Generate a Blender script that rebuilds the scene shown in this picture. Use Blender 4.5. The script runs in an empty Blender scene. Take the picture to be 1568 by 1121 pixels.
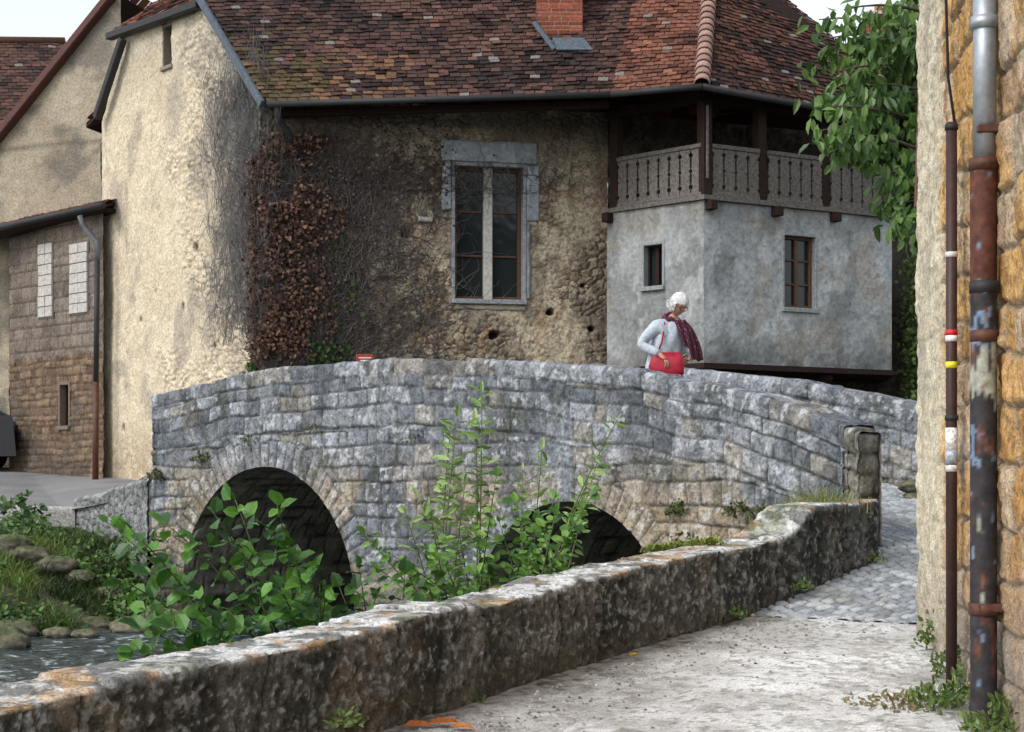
import bpy, math, random, numpy as np
from mathutils import Vector, Matrix
random.seed(7); rng=np.random.default_rng(7)
F=2600.
def S(px,py,d):
    # survey sighting -> metres (eye at origin, +Y ahead)
    return np.array([(px-784)*d/F, d, (720-py)*d/F])
scene=bpy.context.scene
col=scene.collection
# ---------------- noise ----------------
def h2(ix,iy,s=0):
    ix=np.asarray(ix).astype(np.int64); iy=np.asarray(iy).astype(np.int64)
    n=(ix*374761393+iy*668265263+s*974634777)&0xffffffff
    n=((n^(n>>13))*1274126177)&0xffffffff
    n=((n^(n>>15))*668265263)&0xffffffff
    return ((n^(n>>16))&0xffff)/65535.
def vn(x,y,s=0):
    ix=np.floor(x); iy=np.floor(y); fx=x-ix; fy=y-iy
    fx=fx*fx*(3-2*fx); fy=fy*fy*(3-2*fy)
    a=h2(ix,iy,s); b=h2(ix+1,iy,s); c=h2(ix,iy+1,s); d=h2(ix+1,iy+1,s)
    return (a*(1-fx)+b*fx)*(1-fy)+(c*(1-fx)+d*fx)*fy
def fbm(x,y,o=4,s=0):
    x=np.asarray(x,float); y=np.asarray(y,float)
    t=0; a=.5; w=0
    for i in range(o):
        cx,sx=math.cos(.6+i*1.1),math.sin(.6+i*1.1)
        t=t+a*vn((x*cx-y*sx)*2**i+i*17.3,(x*sx+y*cx)*2**i-i*9.1,s+i); w+=a; a*=.55
    return t/w
def worley(x,y,s=0,j=.9):
    ix=np.floor(x); iy=np.floor(y)
    f1=np.full(x.shape,9.); f2=np.full(x.shape,9.); idd=np.zeros(x.shape)
    for dx in (-1,0,1):
        for dy in (-1,0,1):
            cx=ix+dx; cy=iy+dy
            px=cx+.5+j*(h2(cx,cy,s)-.5); py=cy+.5+j*(h2(cx,cy,s+5)-.5)
            d=np.hypot(x-px,y-py); hid=h2(cx,cy,s+9)
            n=d<f1
            f2=np.where(n,f1,np.minimum(f2,d)); idd=np.where(n,hid,idd); f1=np.where(n,d,f1)
    return f1,f2,idd
def ashlar(u,v,ch,bw,seed,warp=.03):
    uu=u+warp*2*(fbm(u*2,v*2,2,seed+20)-.5); vv=v+warp*2*(fbm(u*1.3,v*1.3,2,seed+31)-.5)
    r=np.random.default_rng(seed); e=-10+np.cumsum(ch*(.7+.6*r.random(int(30/ch)+10)))
    row=np.clip(np.searchsorted(e,vv)-1,0,len(e)-2)
    dv=np.minimum(vv-e[row],e[row+1]-vv)
    w=bw*(.7+.7*h2(row,3,seed)); x=uu/w+h2(row,7,seed)*5+50
    i=np.floor(x); b=.5*h2(i,row,seed+1)
    k=np.where(x-i>=b,i,i-1)
    dl=(x-(k+.5*h2(k,row,seed+1)))*w; dr=((k+1+.5*h2(k+1,row,seed+1))-x)*w
    d=np.minimum(dv,np.minimum(dl,dr))
    return d,h2(k,row,seed+2),h2(k,row,seed+3)
def sm(x,a,b):
    t=np.clip((x-a)/(b-a),0,1); return t*t*(3-2*t)
def C(*c): return np.array(c,float)
def mix(a,b,t):
    t=np.asarray(t)[...,None]; return a*(1-t)+b*t
# ---------------- materials ----------------
def newmat(name):
    m=bpy.data.materials.new(name); m.use_nodes=True
    n=m.node_tree.nodes; l=m.node_tree.links
    return m,n,l,n['Principled BSDF']
def vmat(name,rough=.9,ns=40,bump=.4,bd=.008,var=.3,spec=.25,metal=0,trans=0,color=None,detail=6):
    m,n,l,b=newmat(name)
    tc=n.new('ShaderNodeTexCoord')
    no=n.new('ShaderNodeTexNoise'); no.inputs['Scale'].default_value=ns; no.inputs['Detail'].default_value=detail; no.inputs['Roughness'].default_value=.72
    l.new(tc.outputs['Object'],no.inputs['Vector'])
    mr=n.new('ShaderNodeMapRange'); mr.inputs['From Min'].default_value=.34; mr.inputs['From Max'].default_value=.62
    mr.inputs['To Min'].default_value=max(.05,1-var); mr.inputs['To Max'].default_value=1+var*.8
    l.new(no.outputs['Fac'],mr.inputs['Value'])
    vm=n.new('ShaderNodeVectorMath'); vm.operation='SCALE'
    if color is None:
        at=n.new('ShaderNodeAttribute'); at.attribute_name='Col'; l.new(at.outputs['Color'],vm.inputs[0])
    else:
        rg=n.new('ShaderNodeRGB'); rg.outputs[0].default_value=(*color,1); l.new(rg.outputs[0],vm.inputs[0])
    l.new(mr.outputs['Result'],vm.inputs['Scale'])
    l.new(vm.outputs[0],b.inputs['Base Color'])
    b.inputs['Roughness'].default_value=rough; b.inputs['Specular IOR Level'].default_value=spec; b.inputs['Metallic'].default_value=metal
    if bump>0:
        bp=n.new('ShaderNodeBump'); bp.inputs['Strength'].default_value=bump; bp.inputs['Distance'].default_value=bd
        l.new(no.outputs['Fac'],bp.inputs['Height']); l.new(bp.outputs[0],b.inputs['Normal'])
    if trans>0:
        tr=n.new('ShaderNodeBsdfTranslucent'); l.new(vm.outputs[0],tr.inputs['Color'])
        mx=n.new('ShaderNodeMixShader'); mx.inputs[0].default_value=trans
        l.new(b.outputs[0],mx.inputs[1]); l.new(tr.outputs[0],mx.inputs[2]); l.new(mx.outputs[0],n['Material Output'].inputs['Surface'])
    return m
def cm(name,color,rough=.7,ns=25,var=.25,bump=.2,metal=0,spec=.3,bd=.004): return vmat(name,rough,ns,bump,bd,var,spec,metal,0,color)
STONE=vmat('stone_masonry',.92,34,.7,.02,.5,.15)
STONEN=vmat('stone_masonry_near',.92,75,.8,.010,.5,.15)
PLASTER=vmat('lime_plaster',.95,24,.8,.025,.32,.15)
CEMENT=vmat('cement_render',.9,18,.5,.015,.24,.15)
TILE=vmat('clay_tile',.9,40,.5,.008,.45,.15)
LEAF=vmat('leaf',.42,50,0,.0,.25,.4,0,.3)
DRYLEAF=vmat('dry_leaf',.8,60,0,.0,.35,.1,0,.1)
GROUND=vmat('soil_and_grass',.95,20,.6,.03,.4)
ROADM=vmat('worn_asphalt',.95,80,.9,.008,.4,.12)
COBBLE=vmat('cobble',.8,60,.4,.005,.3,.3)
WOODD=cm('dark_wood',(.028,.017,.014),.8,30,.4,spec=.12)
WOODB=cm('brown_window_wood',(.10,.05,.03),.7)
WOODG=cm('weathered_wood',(.125,.112,.10),.85,30,.55,.6,spec=.12)
STONEG=cm('grey_dressed_stone',(.25,.265,.28),.9,22,.35,.8,bd=.012,spec=.12)
STONEP=cm('pale_stone',(.46,.44,.40),.88,18,.3,.5)
ZINC=cm('zinc',(.33,.36,.39),.5,8,.25,.1,.6)
ZINCD=cm('old_zinc',(.10,.11,.12),.6,10,.3,.1)
DARKM=cm('dark_gutter',(.025,.024,.026),.6,10,.2,.1)
RUST=cm('rust_brown_paint',(.085,.035,.022),.55,16,.35,.3)
BLACKM=cm('dark_interior',(.012,.012,.012),.9)
WHITE=cm('white_paint',(.7,.7,.68),.6,12,.1)
SHUT=cm('pale_block',(.42,.40,.37),.85,16,.3)
def glassm():
    m,n,l,b=newmat('window_glass')
    b.inputs['Base Color'].default_value=(.016,.021,.022,1); b.inputs['Roughness'].default_value=.12; b.inputs['Specular IOR Level'].default_value=.45
    tc=n.new('ShaderNodeTexCoord'); no=n.new('ShaderNodeTexNoise'); no.inputs['Scale'].default_value=2.5; l.new(tc.outputs['Object'],no.inputs['Vector'])
    bp=n.new('ShaderNodeBump'); bp.inputs['Strength'].default_value=.25; bp.inputs['Distance'].default_value=.03; l.new(no.outputs['Fac'],bp.inputs['Height']); l.new(bp.outputs[0],b.inputs['Normal'])
    return m
GLASS=glassm()
# ---------------- mesh helpers ----------------
def empty(name):
    e=bpy.data.objects.new(name,None); col.objects.link(e); e.empty_display_size=.2; return e
def npmesh(name,V,Fc,mat,parent=None,cols=None,smooth=False):
    V=np.ascontiguousarray(V,dtype=np.float32); Fc=np.ascontiguousarray(Fc,dtype=np.int32)
    k=Fc.shape[1]; me=bpy.data.meshes.new(name)
    me.vertices.add(len(V)); me.vertices.foreach_set('co',V.ravel())
    me.loops.add(Fc.size); me.loops.foreach_set('vertex_index',Fc.ravel())
    me.polygons.add(len(Fc)); me.polygons.foreach_set('loop_start',np.arange(len(Fc),dtype=np.int32)*k)
    me.update(calc_edges=True)
    me.polygons.foreach_set('use_smooth',np.full(len(Fc),smooth,dtype=bool))
    if cols is not None:
        a=me.color_attributes.new('Col','FLOAT_COLOR','POINT')
        c4=np.ones((len(V),4),np.float32); c4[:,:3]=np.clip(cols,0.003,.9); a.data.foreach_set('color',c4.ravel())
    me.materials.append(mat); me.validate()
    o=bpy.data.objects.new(name,me); col.objects.link(o)
    if parent: o.parent=parent
    return o
def gridmesh(name,P,mat,cols,keep=None,parent=None,smooth=True):
    nv,nu=P.shape[:2]; I=np.arange(nv*nu).reshape(nv,nu)
    q=np.stack([I[:-1,:-1],I[:-1,1:],I[1:,1:],I[1:,:-1]],-1)
    q=q[keep] if keep is not None else q.reshape(-1,4)
    return npmesh(name,P.reshape(-1,3),q,mat,parent,cols.reshape(-1,3),smooth)
def meshobj(name,V,Fc,mat,parent=None,smooth=False,colr=None):
    me=bpy.data.meshes.new(name); me.from_pydata([tuple(map(float,v)) for v in V],[],Fc); me.update()
    if smooth:
        for p in me.polygons: p.use_smooth=True
    if colr is not None:
        a=me.color_attributes.new('Col','FLOAT_COLOR','POINT')
        for i in range(len(V)): a.data[i].color=(*colr,1)
    me.materials.append(mat)
    o=bpy.data.objects.new(name,me); col.objects.link(o)
    if parent: o.parent=parent
    return o
def box8(p):
    return [(0,1,2,3),(7,6,5,4),(0,4,5,1),(1,5,6,2),(2,6,7,3),(3,7,4,0)]
def bev(o,w=.01,seg=2):
    m=o.modifiers.new('b','BEVEL'); m.width=w; m.segments=seg; m.limit_method='ANGLE'; return o
class Wall:
    def __init__(s,A,B):
        s.A=np.array(A[:2],float); s.B=np.array(B[:2],float); d=s.B-s.A; s.L=np.hypot(*d); s.e=d/s.L; s.n=np.array([s.e[1],-s.e[0]])
    def uz(s,px,py):
        r=(px-784)/F; d=s.B-s.A; t=(r*s.A[1]-s.A[0])/(d[0]-r*d[1]); Y=s.A[1]+t*d[1]
        return t*s.L,(720-py)*Y/F
    def pt(s,u,z,d=0):
        p=s.A+s.e*u+s.n*d; return np.array([p[0],p[1],z])
    def box(s,name,u0,u1,z0,z1,d0,d1,mat,parent,b=.006):
        V=[s.pt(u0,z0,d0),s.pt(u1,z0,d0),s.pt(u1,z0,d1),s.pt(u0,z0,d1),s.pt(u0,z1,d0),s.pt(u1,z1,d0),s.pt(u1,z1,d1),s.pt(u0,z1,d1)]
        o=meshobj(name,V,box8(V),mat,parent)
        if b: bev(o,b,1)
        return o
    def rough(s,name,u0,u1,z0,z1,d,mat,parent,seed,cl):
        nu=int((u1-u0)/.02)+4; nv=int((z1-z0)/.02)+4
        u=np.linspace(u0,u1,nu)[None];z=np.linspace(z0,z1,nv)[:,None]; U=u+0*z;Z=z+0*u
        e=np.minimum(np.minimum(U-u0,u1-U),np.minimum(Z-z0,z1-Z)); g=fbm(U*7,Z*7,4,seed)
        D=np.where(e<=1e-6,-.08,d+.02*(g-.5)-.012*(1-sm(e,0,.04)))
        jit=.035*(fbm(U*5,Z*5,2,seed+3)-.5); U2=U+np.where(e<.05,jit,0); Z2=Z+np.where(e<.05,jit*.8,0)
        c=mix(np.array(cl)*.65,np.array(cl)*1.35,g)
        P=np.stack([s.A[0]+s.e[0]*U2+s.n[0]*D,s.A[1]+s.e[1]*U2+s.n[1]*D,Z2],-1)
        return gridmesh(name,P,mat,c,None,parent)
    def panel(s,name,bot,top,res,patt,mat,parent,holes=(),u0=0,u1=None,d=0):
        u1=s.L if u1 is None else u1
        nu=int((u1-u0)/res)+2; u=np.linspace(u0,u1,nu)
        tp=top(u) if callable(top) else np.full(nu,float(top)); bt=np.full(nu,float(bot))
        nv=int((tp.max()-bt.min())/res)+2; t=np.linspace(0,1,nv)[:,None]
        Z=bt+(tp-bt)*t; U=np.broadcast_to(u,Z.shape)
        h,c=patt(U,Z)
        P=np.zeros(Z.shape+(3,)); P[...,0]=s.A[0]+s.e[0]*U+s.n[0]*(h+d); P[...,1]=s.A[1]+s.e[1]*U+s.n[1]*(h+d); P[...,2]=Z
        uc=(U[:-1,:-1]+U[1:,1:])/2; zc=(Z[:-1,:-1]+Z[1:,1:])/2; keep=np.ones(uc.shape,bool)
        for (a,b,cc,dd) in holes: keep&=~((uc>a)&(uc<b)&(zc>cc)&(zc<dd))
        return gridmesh(name,P,mat,c,keep,parent)
    def window(s,parent,u0,u1,z0,z1,depth=.18,frame=WOODB,mull=None,bars=2,rev=STONEG,t=.06,fw=.05,pr=.02):
        s.box('reveal_left',u0-t,u0,z0-t,z1+t,-.4,pr,rev,parent); s.box('reveal_right',u1,u1+t,z0-t,z1+t,-.4,pr,rev,parent)
        s.box('lintel',u0-.002,u1+.002,z1,z1+t+.004,-.4,pr+.004,rev,parent); s.box('sill',u0-.05,u1+.05,z0-t-.02,z0,-.4,pr+.04,rev,parent)
        s.box('glass',u0,u1,z0,z1,-depth-.02,-depth,GLASS,parent,0)
        for a,b in ((u0,u0+fw),(u1-fw,u1)): s.box('frame_side',a,b,z0,z1,-depth,-depth+.05,frame,parent)
        s.box('frame_bottom',u0+fw,u1-fw,z0,z0+fw,-depth,-depth+.048,frame,parent); s.box('frame_top',u0+fw,u1-fw,z1-fw,z1,-depth,-depth+.048,frame,parent)
        m=(u0+u1)/2
        if mull: s.box('mullion',m-mull/2,m+mull/2,z0+.0,z1,-depth+.0,-.03,STONEP,parent)
        else: s.box('frame_mid',m-.03,m+.03,z0+fw,z1-fw,-depth,-depth+.046,frame,parent)
        for i in range(bars):
            zz=z0+(z1-z0)*(i+1)/(bars+1)
            s.box('glazing_bar',u0+fw,u1-fw,zz-.015,zz+.015,-depth,-depth+.03,frame,parent)
def tube(name,pts,r,mat,parent=None,sides=10,cols=None):
    pts=[Vector(map(float,p)) for p in pts]; n=len(pts)
    rr=r if hasattr(r,'__len__') else [r]*n
    V=[];Fc=[]; up=None
    for i,p in enumerate(pts):
        t=(pts[min(i+1,n-1)]-pts[max(i-1,0)]).normalized()
        if up is None: up=t.orthogonal().normalized()
        else: up=(up-t*up.dot(t)).normalized()
        s=t.cross(up)
        for k in range(sides):
            a=2*math.pi*k/sides; V.append(p+(up*math.cos(a)+s*math.sin(a))*rr[i])
    for i in range(n-1):
        for k in range(sides):
            a=i*sides+k;b=i*sides+(k+1)%sides; Fc.append((a,b,b+sides,a+sides))
    Fc.append(tuple(range(sides))[::-1]); Fc.append(tuple(range((n-1)*sides,n*sides)))
    return meshobj(name,V,Fc,mat,parent,True,cols)
def sweep(name,path,tops,bots,w,backs,res,patt,mat,parent,arches=(),rt=.04,topn=0):
    path=np.array(path,float); sg=np.hypot(*np.diff(path,axis=0).T); cu=np.concatenate([[0],np.cumsum(sg)])
    nu=int(cu[-1]/res)+2; u=np.linspace(0,cu[-1],nu)
    k=min(max(3,int(.5/res)|1),(nu//2)*2-3)
    def smo(a):
        if k<3: return a
        kk=np.ones(k)/k; p=np.concatenate([2*a[0]-a[k//2:0:-1],a,2*a[-1]-a[-2:-k//2-1:-1]]) ; return np.convolve(p,kk,'same')[k//2:k//2+len(a)]
    X=smo(np.interp(u,cu,path[:,0])); Y=smo(np.interp(u,cu,path[:,1]))
    T=np.interp(u,cu,tops); B=np.interp(u,cu,bots); K=np.interp(u,cu,backs)
    if topn:
        T=T+topn*(h2(np.floor(u/.62+.2*vn(u*3,u*0,5)),0,7)-.5)+topn*1.0*(fbm(u*3,u*0,3,8)-.5)
    dx=np.gradient(X);dy=np.gradient(Y);l=np.hypot(dx,dy);nx=dy/l;ny=-dx/l
    rows=[]
    nf=int((T-B).max()/res)+2
    for t in np.linspace(0,1,nf): rows.append((0*u,B+(T-rt-B)*t,1,0,0))
    for a in (22,45,68): a=math.radians(a); rows.append((-(rt-rt*math.cos(a))+0*u,T-rt+rt*math.sin(a),math.cos(a),math.sin(a),1))
    nt=max(2,int((w-2*rt)/res))
    for t in np.linspace(0,1,nt): rows.append((-(rt+(w-2*rt)*t)+0*u,T+0,0,1,1))
    for a in (68,45,22): a=math.radians(a); rows.append((-(w-rt)-rt*math.cos(a)+0*u,T-rt+rt*math.sin(a),-math.cos(a),math.sin(a),1))
    nb=int((T-K).max()/(res*2))+2
    for t in np.linspace(0,1,nb): rows.append((-w+0*u,(T-rt)*(1-t)+K*t,-1,0,2))
    OFF=np.array([r[0] for r in rows]); Z=np.array([r[1] for r in rows]); nh=np.array([r[2] for r in rows])[:,None]; nz=np.array([r[3] for r in rows])[:,None]
    part=np.array([r[4] for r in rows])[:,None]+0*Z; U=np.broadcast_to(u,Z.shape).copy()
    keep=np.ones((Z.shape[0]-1,nu-1),bool)
    for (uc,zc,R) in arches:
        D=np.hypot(U-uc,np.maximum(Z-zc,0)); D=np.where(Z<zc,np.abs(U-uc),D)
        ins=(D<R)&(part==0)
        allin=ins[:-1,:-1]&ins[1:,:-1]&ins[:-1,1:]&ins[1:,1:]; keep&=~allin
        Dn=np.maximum(D,1e-3)
        U2=uc+(U-uc)*R/Dn; Z2=np.where(Z<zc,Z,zc+(Z-zc)*R/Dn)
        near=ins&(D>R-3*res)
        U=np.where(near,U2,U); Z=np.where(near,Z2,Z)
    h,c=patt(U,Z,OFF,part,np.broadcast_to(T,Z.shape))
    Xn=np.interp(U,u,X);Yn=np.interp(U,u,Y);nX=np.interp(U,u,nx);nY=np.interp(U,u,ny)
    P=np.stack([Xn+nX*(OFF+nh*h),Yn+nY*(OFF+nh*h),Z+nz*h],-1)
    o=gridmesh(name,P,mat,c,keep,parent)
    for side,ci,sgn in (('start',0,-1),('end',-1,1)):
        tx,ty=(dx/l)[ci]*sgn,(dy/l)[ci]*sgn; z0=max(B[ci],K[ci]); nn_=int((T[ci]-z0)/.03)+3; mm=int(w/.03)+3
        a=np.linspace(0,1,mm)[None]; b=np.linspace(0,1,nn_)[:,None]
        off=-w*a+0*b; zz=z0+(T[ci]-z0)*b+0*a
        e=np.minimum(np.minimum(a,1-a)*w,(1-b)*(T[ci]-z0))
        hh,cc=patt(u[ci]+3+off,zz,off*0,np.zeros(off.shape),np.full(off.shape,T[ci]))
        pr=.0+hh*.8-.03*(1-sm(e,0,.04)); sh=np.where((1-b)*(T[ci]-z0)<.005,-.015,0)
        P2=np.stack([X[ci]+nx[ci]*off+tx*pr,Y[ci]+ny[ci]*off+ty*pr,zz+sh],-1)
        gridmesh('end_'+side,P2,mat,cc,None,parent)
    return dict(u=u,X=X,Y=Y,nx=nx,ny=ny,T=T,cu=cu)
def tiles(name,c00,c10,c01,c11,mat,parent,expo=.1,tw=.165,dark=C(.07,.035,.028),light=C(.24,.09,.055),seed=1,skip=None,moss=.0,bias=.5,under=True):
    c00,c10,c01,c11=[np.array(c,float) for c in (c00,c10,c01,c11)]
    r=np.random.default_rng(seed); N=np.cross(c10-c00,((c01+c11)/2-(c00+c10)/2)); N/=np.linalg.norm(N)
    if N[2]<0:N=-N
    H=np.linalg.norm((c01+c11)/2-(c00+c10)/2); nr=max(2,int(H/expo)); V=[];Fc=[];cl=[]
    for j in range(nr):
        v=j/nr; v2=(j+1.75)/nr
        a=c00+(c01-c00)*v; b=c10+(c11-c10)*v; L=np.linalg.norm(b-a)
        a2=c00+(c01-c00)*v2; b2=c10+(c11-c10)*v2
        n=max(1,int(L/tw)); o=.5*(j%2)
        for i in range(-1,n+1):
            u0=(i+o)/n; u1=(i+o+.93)/n
            if u1<.0 or u0>1: continue
            u0=max(u0,-.01);u1=min(u1,1.01)
            if u1-u0<.2/n: continue
            if skip and skip((u0+u1)/2,v): continue
            jt=r.normal(0,.006,4); up=.014+.014*r.random(); dr=r.normal(0,.008)
            if r.random()<.03: up+=.02; dr+=.02
            dn=(a-a2)/np.linalg.norm(a-a2)*dr
            q=[a+(b-a)*u0+N*(up+.012+jt[0])+dn,a+(b-a)*u1+N*(up+.012+jt[1])+dn,a2+(b2-a2)*u1+N*(.004),a2+(b2-a2)*u0+N*(.004)]
            k=len(V); V+=q+[q[0]-N*.02,q[1]-N*.02]
            Fc+=[(k,k+1,k+2,k+3),(k+4,k+5,k+1,k)]
            m=(q[0]+q[2])/2
            t=np.clip(bias+r.normal(0,.27)+1.5*(float(fbm(m[0]*.9+m[2],m[1]*.9+m[2]*1.2,3,seed))-.5),0,1)
            c=(dark*(1-t)+light*t)*(1+r.normal(0,.12))
            if moss:
                mp_=moss*(1-float(sm(u0,0,.3)))*(1-float(sm(v,.1,.5)))
                if r.random()<mp_: c=c*.5+C(.075,.065,.025)*.6
                elif v<.25 and u0<.5 and r.random()<.35: c=C(.15,.085,.05)*(.7+.5*r.random())
            rr_=r.random()
            if rr_<.02: c=C(.17,.15,.135)
            elif rr_<.09: c=c*.45
            cl+=[c]*6
    o=npmesh(name,np.array(V),np.array(Fc),mat,parent,np.array(cl))
    if under:
        q=[c00-N*.02,c10-N*.02,c11-N*.02,c01-N*.02]; q+= [x-N*.05 for x in q]
        meshobj(name+'_boarding',q,box8(q),WOODD,parent)
    return N
LT=np.array([(0,0,0),(.32,.5,.07),(.72,.38,.05),(1,0,-.1),(.72,-.38,.05),(.32,-.5,.07),(.35,0,0),(.75,0,-.02)])
LFc=np.array([(0,6,1),(6,7,2),(6,2,1),(7,3,2),(0,5,6),(6,5,4),(6,4,7),(7,4,3)])
def norm(a): return a/np.maximum(np.linalg.norm(a,axis=-1,keepdims=True),1e-9)
def leaves(name,P,D,N,L,W,cols,mat,parent=None):
    P=np.array(P);D=norm(np.array(D));N=np.array(N);Sd=norm(np.cross(D,N));N=np.cross(Sd,D)
    L=np.asarray(L)*np.ones(len(P));W=np.asarray(W)*np.ones(len(P))
    V=P[:,None]+D[:,None]*LT[None,:,0:1]*L[:,None,None]+Sd[:,None]*LT[None,:,1:2]*W[:,None,None]+N[:,None]*LT[None,:,2:3]*L[:,None,None]
    Fc=(np.arange(len(P))*8)[:,None,None]+LFc[None]
    return npmesh(name,V.reshape(-1,3),Fc.reshape(-1,3),mat,parent,np.repeat(cols,8,axis=0))
def greens(n,a=C(.05,.12,.02),b=C(.17,.29,.055),seed=0,p=1.):
    r=np.random.default_rng(seed); return mix(a,b,r.random(n)**p)
def blades(name,P,H,W,lean,cols,mat,parent=None,seed=0):
    r=np.random.default_rng(seed); n=len(P); a=r.random(n)*6.28; d=np.stack([np.cos(a),np.sin(a),0*a],1)
    s=np.stack([-np.sin(a+r.normal(0,.5,n)),np.cos(a),0*a],1); lv=[]
    for t,w in ((0,1),(.4,.8),(.75,.5),(1,.06)):
        c=P+np.array([0,0,1])*(H*(t-.35*lean*t*t))[:,None]+d*(H*lean*t*t*.8)[:,None]
        lv+= [c-s*(W*w/2)[:,None],c+s*(W*w/2)[:,None]]
    V=np.stack(lv,1).reshape(-1,3); q=np.array([(0,1,3,2),(2,3,5,4),(4,5,7,6)])
    Fc=(np.arange(n)*8)[:,None,None]+q[None]
    return npmesh(name,V,Fc.reshape(-1,4),mat,parent,np.repeat(cols,8,axis=0))

# =============== TERRAIN ===============
XL=lambda y: np.interp(y,[-300,-20,2,15.5,18.3,19.2,20.6,23.5,26,45,300],[-400,-70,-32,-9,-5.5,-4.2,-3.7,-1.5,3,22,200])
XR=lambda y: np.interp(y,[-300,2,5.6,8,10.5,13,16,28,45,300],[-150,-4.3,-2.15,-.95,.5,2.4,4.6,12,30,230])
def zroad(x,y): return np.clip(-.62+.06*(y-23.5)-.06*(x+6.5),-.9,.5)
WZ=-1.8
def terr(x,y):
    dl=XL(y)-x; dr=x-XR(y)
    zl=WZ-.05+sm(dl,0,2.6)*(zroad(x,y)-.12-WZ)+.14*(fbm(x*1.5,y*1.5,3,3)-.5)*sm(dl,0,.6)*(1-sm(dl,2,3))
    zr=np.interp(y,[0,9,13,17],[-1.46,-1.42,-.98,-.75])
    bed=-2.4+.3*fbm(x,y,2,9)+.75*np.exp(-((x+.9)**2/2.0+(y-11)**2/3.0))
    z=np.where(dl>0,zl,np.where(dr>-.05,zr,bed))
    return z
g=np.concatenate([-np.geomspace(600,16,26)[:-1],np.linspace(-16,16,161),np.geomspace(16,600,26)[1:]])
gy=np.concatenate([-np.geomspace(400,4,18),np.linspace(0,40,201)[1:],np.geomspace(42,900,24)])
GX,GY=np.meshgrid(g,gy); GZ=terr(GX,GY)
gc=mix(C(.05,.07,.025),C(.10,.09,.06),fbm(GX*1.2,GY*1.2,4,4))
gridmesh('ground',np.stack([GX,GY,GZ],-1),GROUND,gc)
yy=np.linspace(-15,55,700)[:,None]; tt=np.linspace(0,1,220)[None]
wx=(XL(yy)-.5)*(1-tt)+(XR(yy)+.1)*tt; wy=yy+0*tt
wz=WZ+.09*(fbm(wx*2.2,wy*2.2,4,5)-.5)
m,n,l,b=newmat('river_water')
tc=n.new('ShaderNodeTexCoord'); mp=n.new('ShaderNodeMapping'); mp.inputs['Scale'].default_value=(1,1.0,1); mp.inputs['Rotation'].default_value=(0,0,.9)
l.new(tc.outputs['Object'],mp.inputs[0]); no=n.new('ShaderNodeTexNoise'); no.inputs['Scale'].default_value=4.5; no.inputs['Detail'].default_value=8; no.inputs['Distortion'].default_value=1.4; l.new(mp.outputs[0],no.inputs['Vector'])
cr=n.new('ShaderNodeValToRGB'); cr.color_ramp.elements[0].position=.38; cr.color_ramp.elements[0].color=(.006,.014,.013,1); cr.color_ramp.elements[1].position=.58; cr.color_ramp.elements[1].color=(.04,.065,.065,1)
e=cr.color_ramp.elements.new(.68); e.color=(.40,.46,.48,1)
l.new(no.outputs['Fac'],cr.inputs[0]); l.new(cr.outputs[0],b.inputs['Base Color']); b.inputs['Roughness'].default_value=.12
bp=n.new('ShaderNodeBump'); bp.inputs['Strength'].default_value=1; bp.inputs['Distance'].default_value=.10; l.new(no.outputs['Fac'],bp.inputs['Height']); l.new(bp.outputs[0],b.inputs['Normal'])
gridmesh('river_water',np.stack([wx,wy,wz],-1),m,np.zeros(wx.shape+(3,)))

# =============== STREET ===============
def ribbon(name,Lp,Rp,res,patt,mat,parent=None):
    Lp=np.array(Lp,float);Rp=np.array(Rp,float); M=(Lp+Rp)/2; cu=np.concatenate([[0],np.cumsum(np.linalg.norm(np.diff(M,axis=0),axis=1))])
    nu=int(cu[-1]/res)+2;u=np.linspace(0,cu[-1],nu); A=np.stack([np.interp(u,cu,Lp[:,i]) for i in range(3)],-1);B=np.stack([np.interp(u,cu,Rp[:,i]) for i in range(3)],-1)
    nw=int(np.linalg.norm(A-B,axis=1).mean()/res)+2; t=np.linspace(0,1,nw)[:,None,None]; P=A[None]*(1-t)+B[None]*t
    h,c=patt(P[...,0],P[...,1],t[...,0]+0*P[...,0]); P[...,2]+=h
    return gridmesh(name,P,mat,c,None,parent)
wallX=lambda y:2.38+.107*(y-8.2)
def p_asph(x,y,t):
    f=fbm(x*1.2,y*1.2,4,11); g2=fbm(x*6,y*6,4,12); g3=fbm(x*24,y*24,3,17)
    c=mix(C(.58,.57,.55),C(.82,.82,.80),sm(f,.3,.6)); c=mix(c,C(.30,.28,.25),sm(g2,.55,.70)*.55)
    c=mix(c,C(.16,.145,.125),sm(g3,.58,.68)*.65)
    edge=np.exp(-t*4.2)*1.25+np.exp(-(1-t)*9)*.8
    gr=mix(C(.10,.085,.065),C(.33,.30,.26),sm(g3,.3,.7))
    c=mix(c,gr,np.clip(edge*(.1+1.8*fbm(x*5,y*5,4,15)),0,.96))
    pit=sm(np.abs(fbm(x*2.3,y*1.1,4,18)-.5),.0,.010); c=mix(c,C(.2,.18,.15),(1-pit)*.5)
    h=.03*(f-.5)+.016*(g2-.5)+.010*(g3-.5)-.006*(1-pit)
    return h,c
A_L=[(-4.2,1.6,-1.40),(-3.3,3.2,-1.36),(-1.77,5.88,-1.30),(-.566,8,-1.215),(.87,10.5,-1.07),(1.6,11.5,-.985)]
A_R=[(2.0,1.5,-1.40),(2.0,3.2,-1.38),(wallX(6),6,-1.33),(wallX(8.2),8.2,-1.22),(wallX(10.3),10.3,-1.09),(2.95,11.12,-1.03)]
A_L=[(p[0]-.1,p[1]+.05,p[2]) for p in A_L]; A_R=[(p[0]+.12,p[1],p[2]) for p in A_R]
ribbon('street',A_L+[(2.0,12.2,-.93)],A_R+[(3.6,11.8,-1.02)],.016,p_asph,ROADM)
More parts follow.
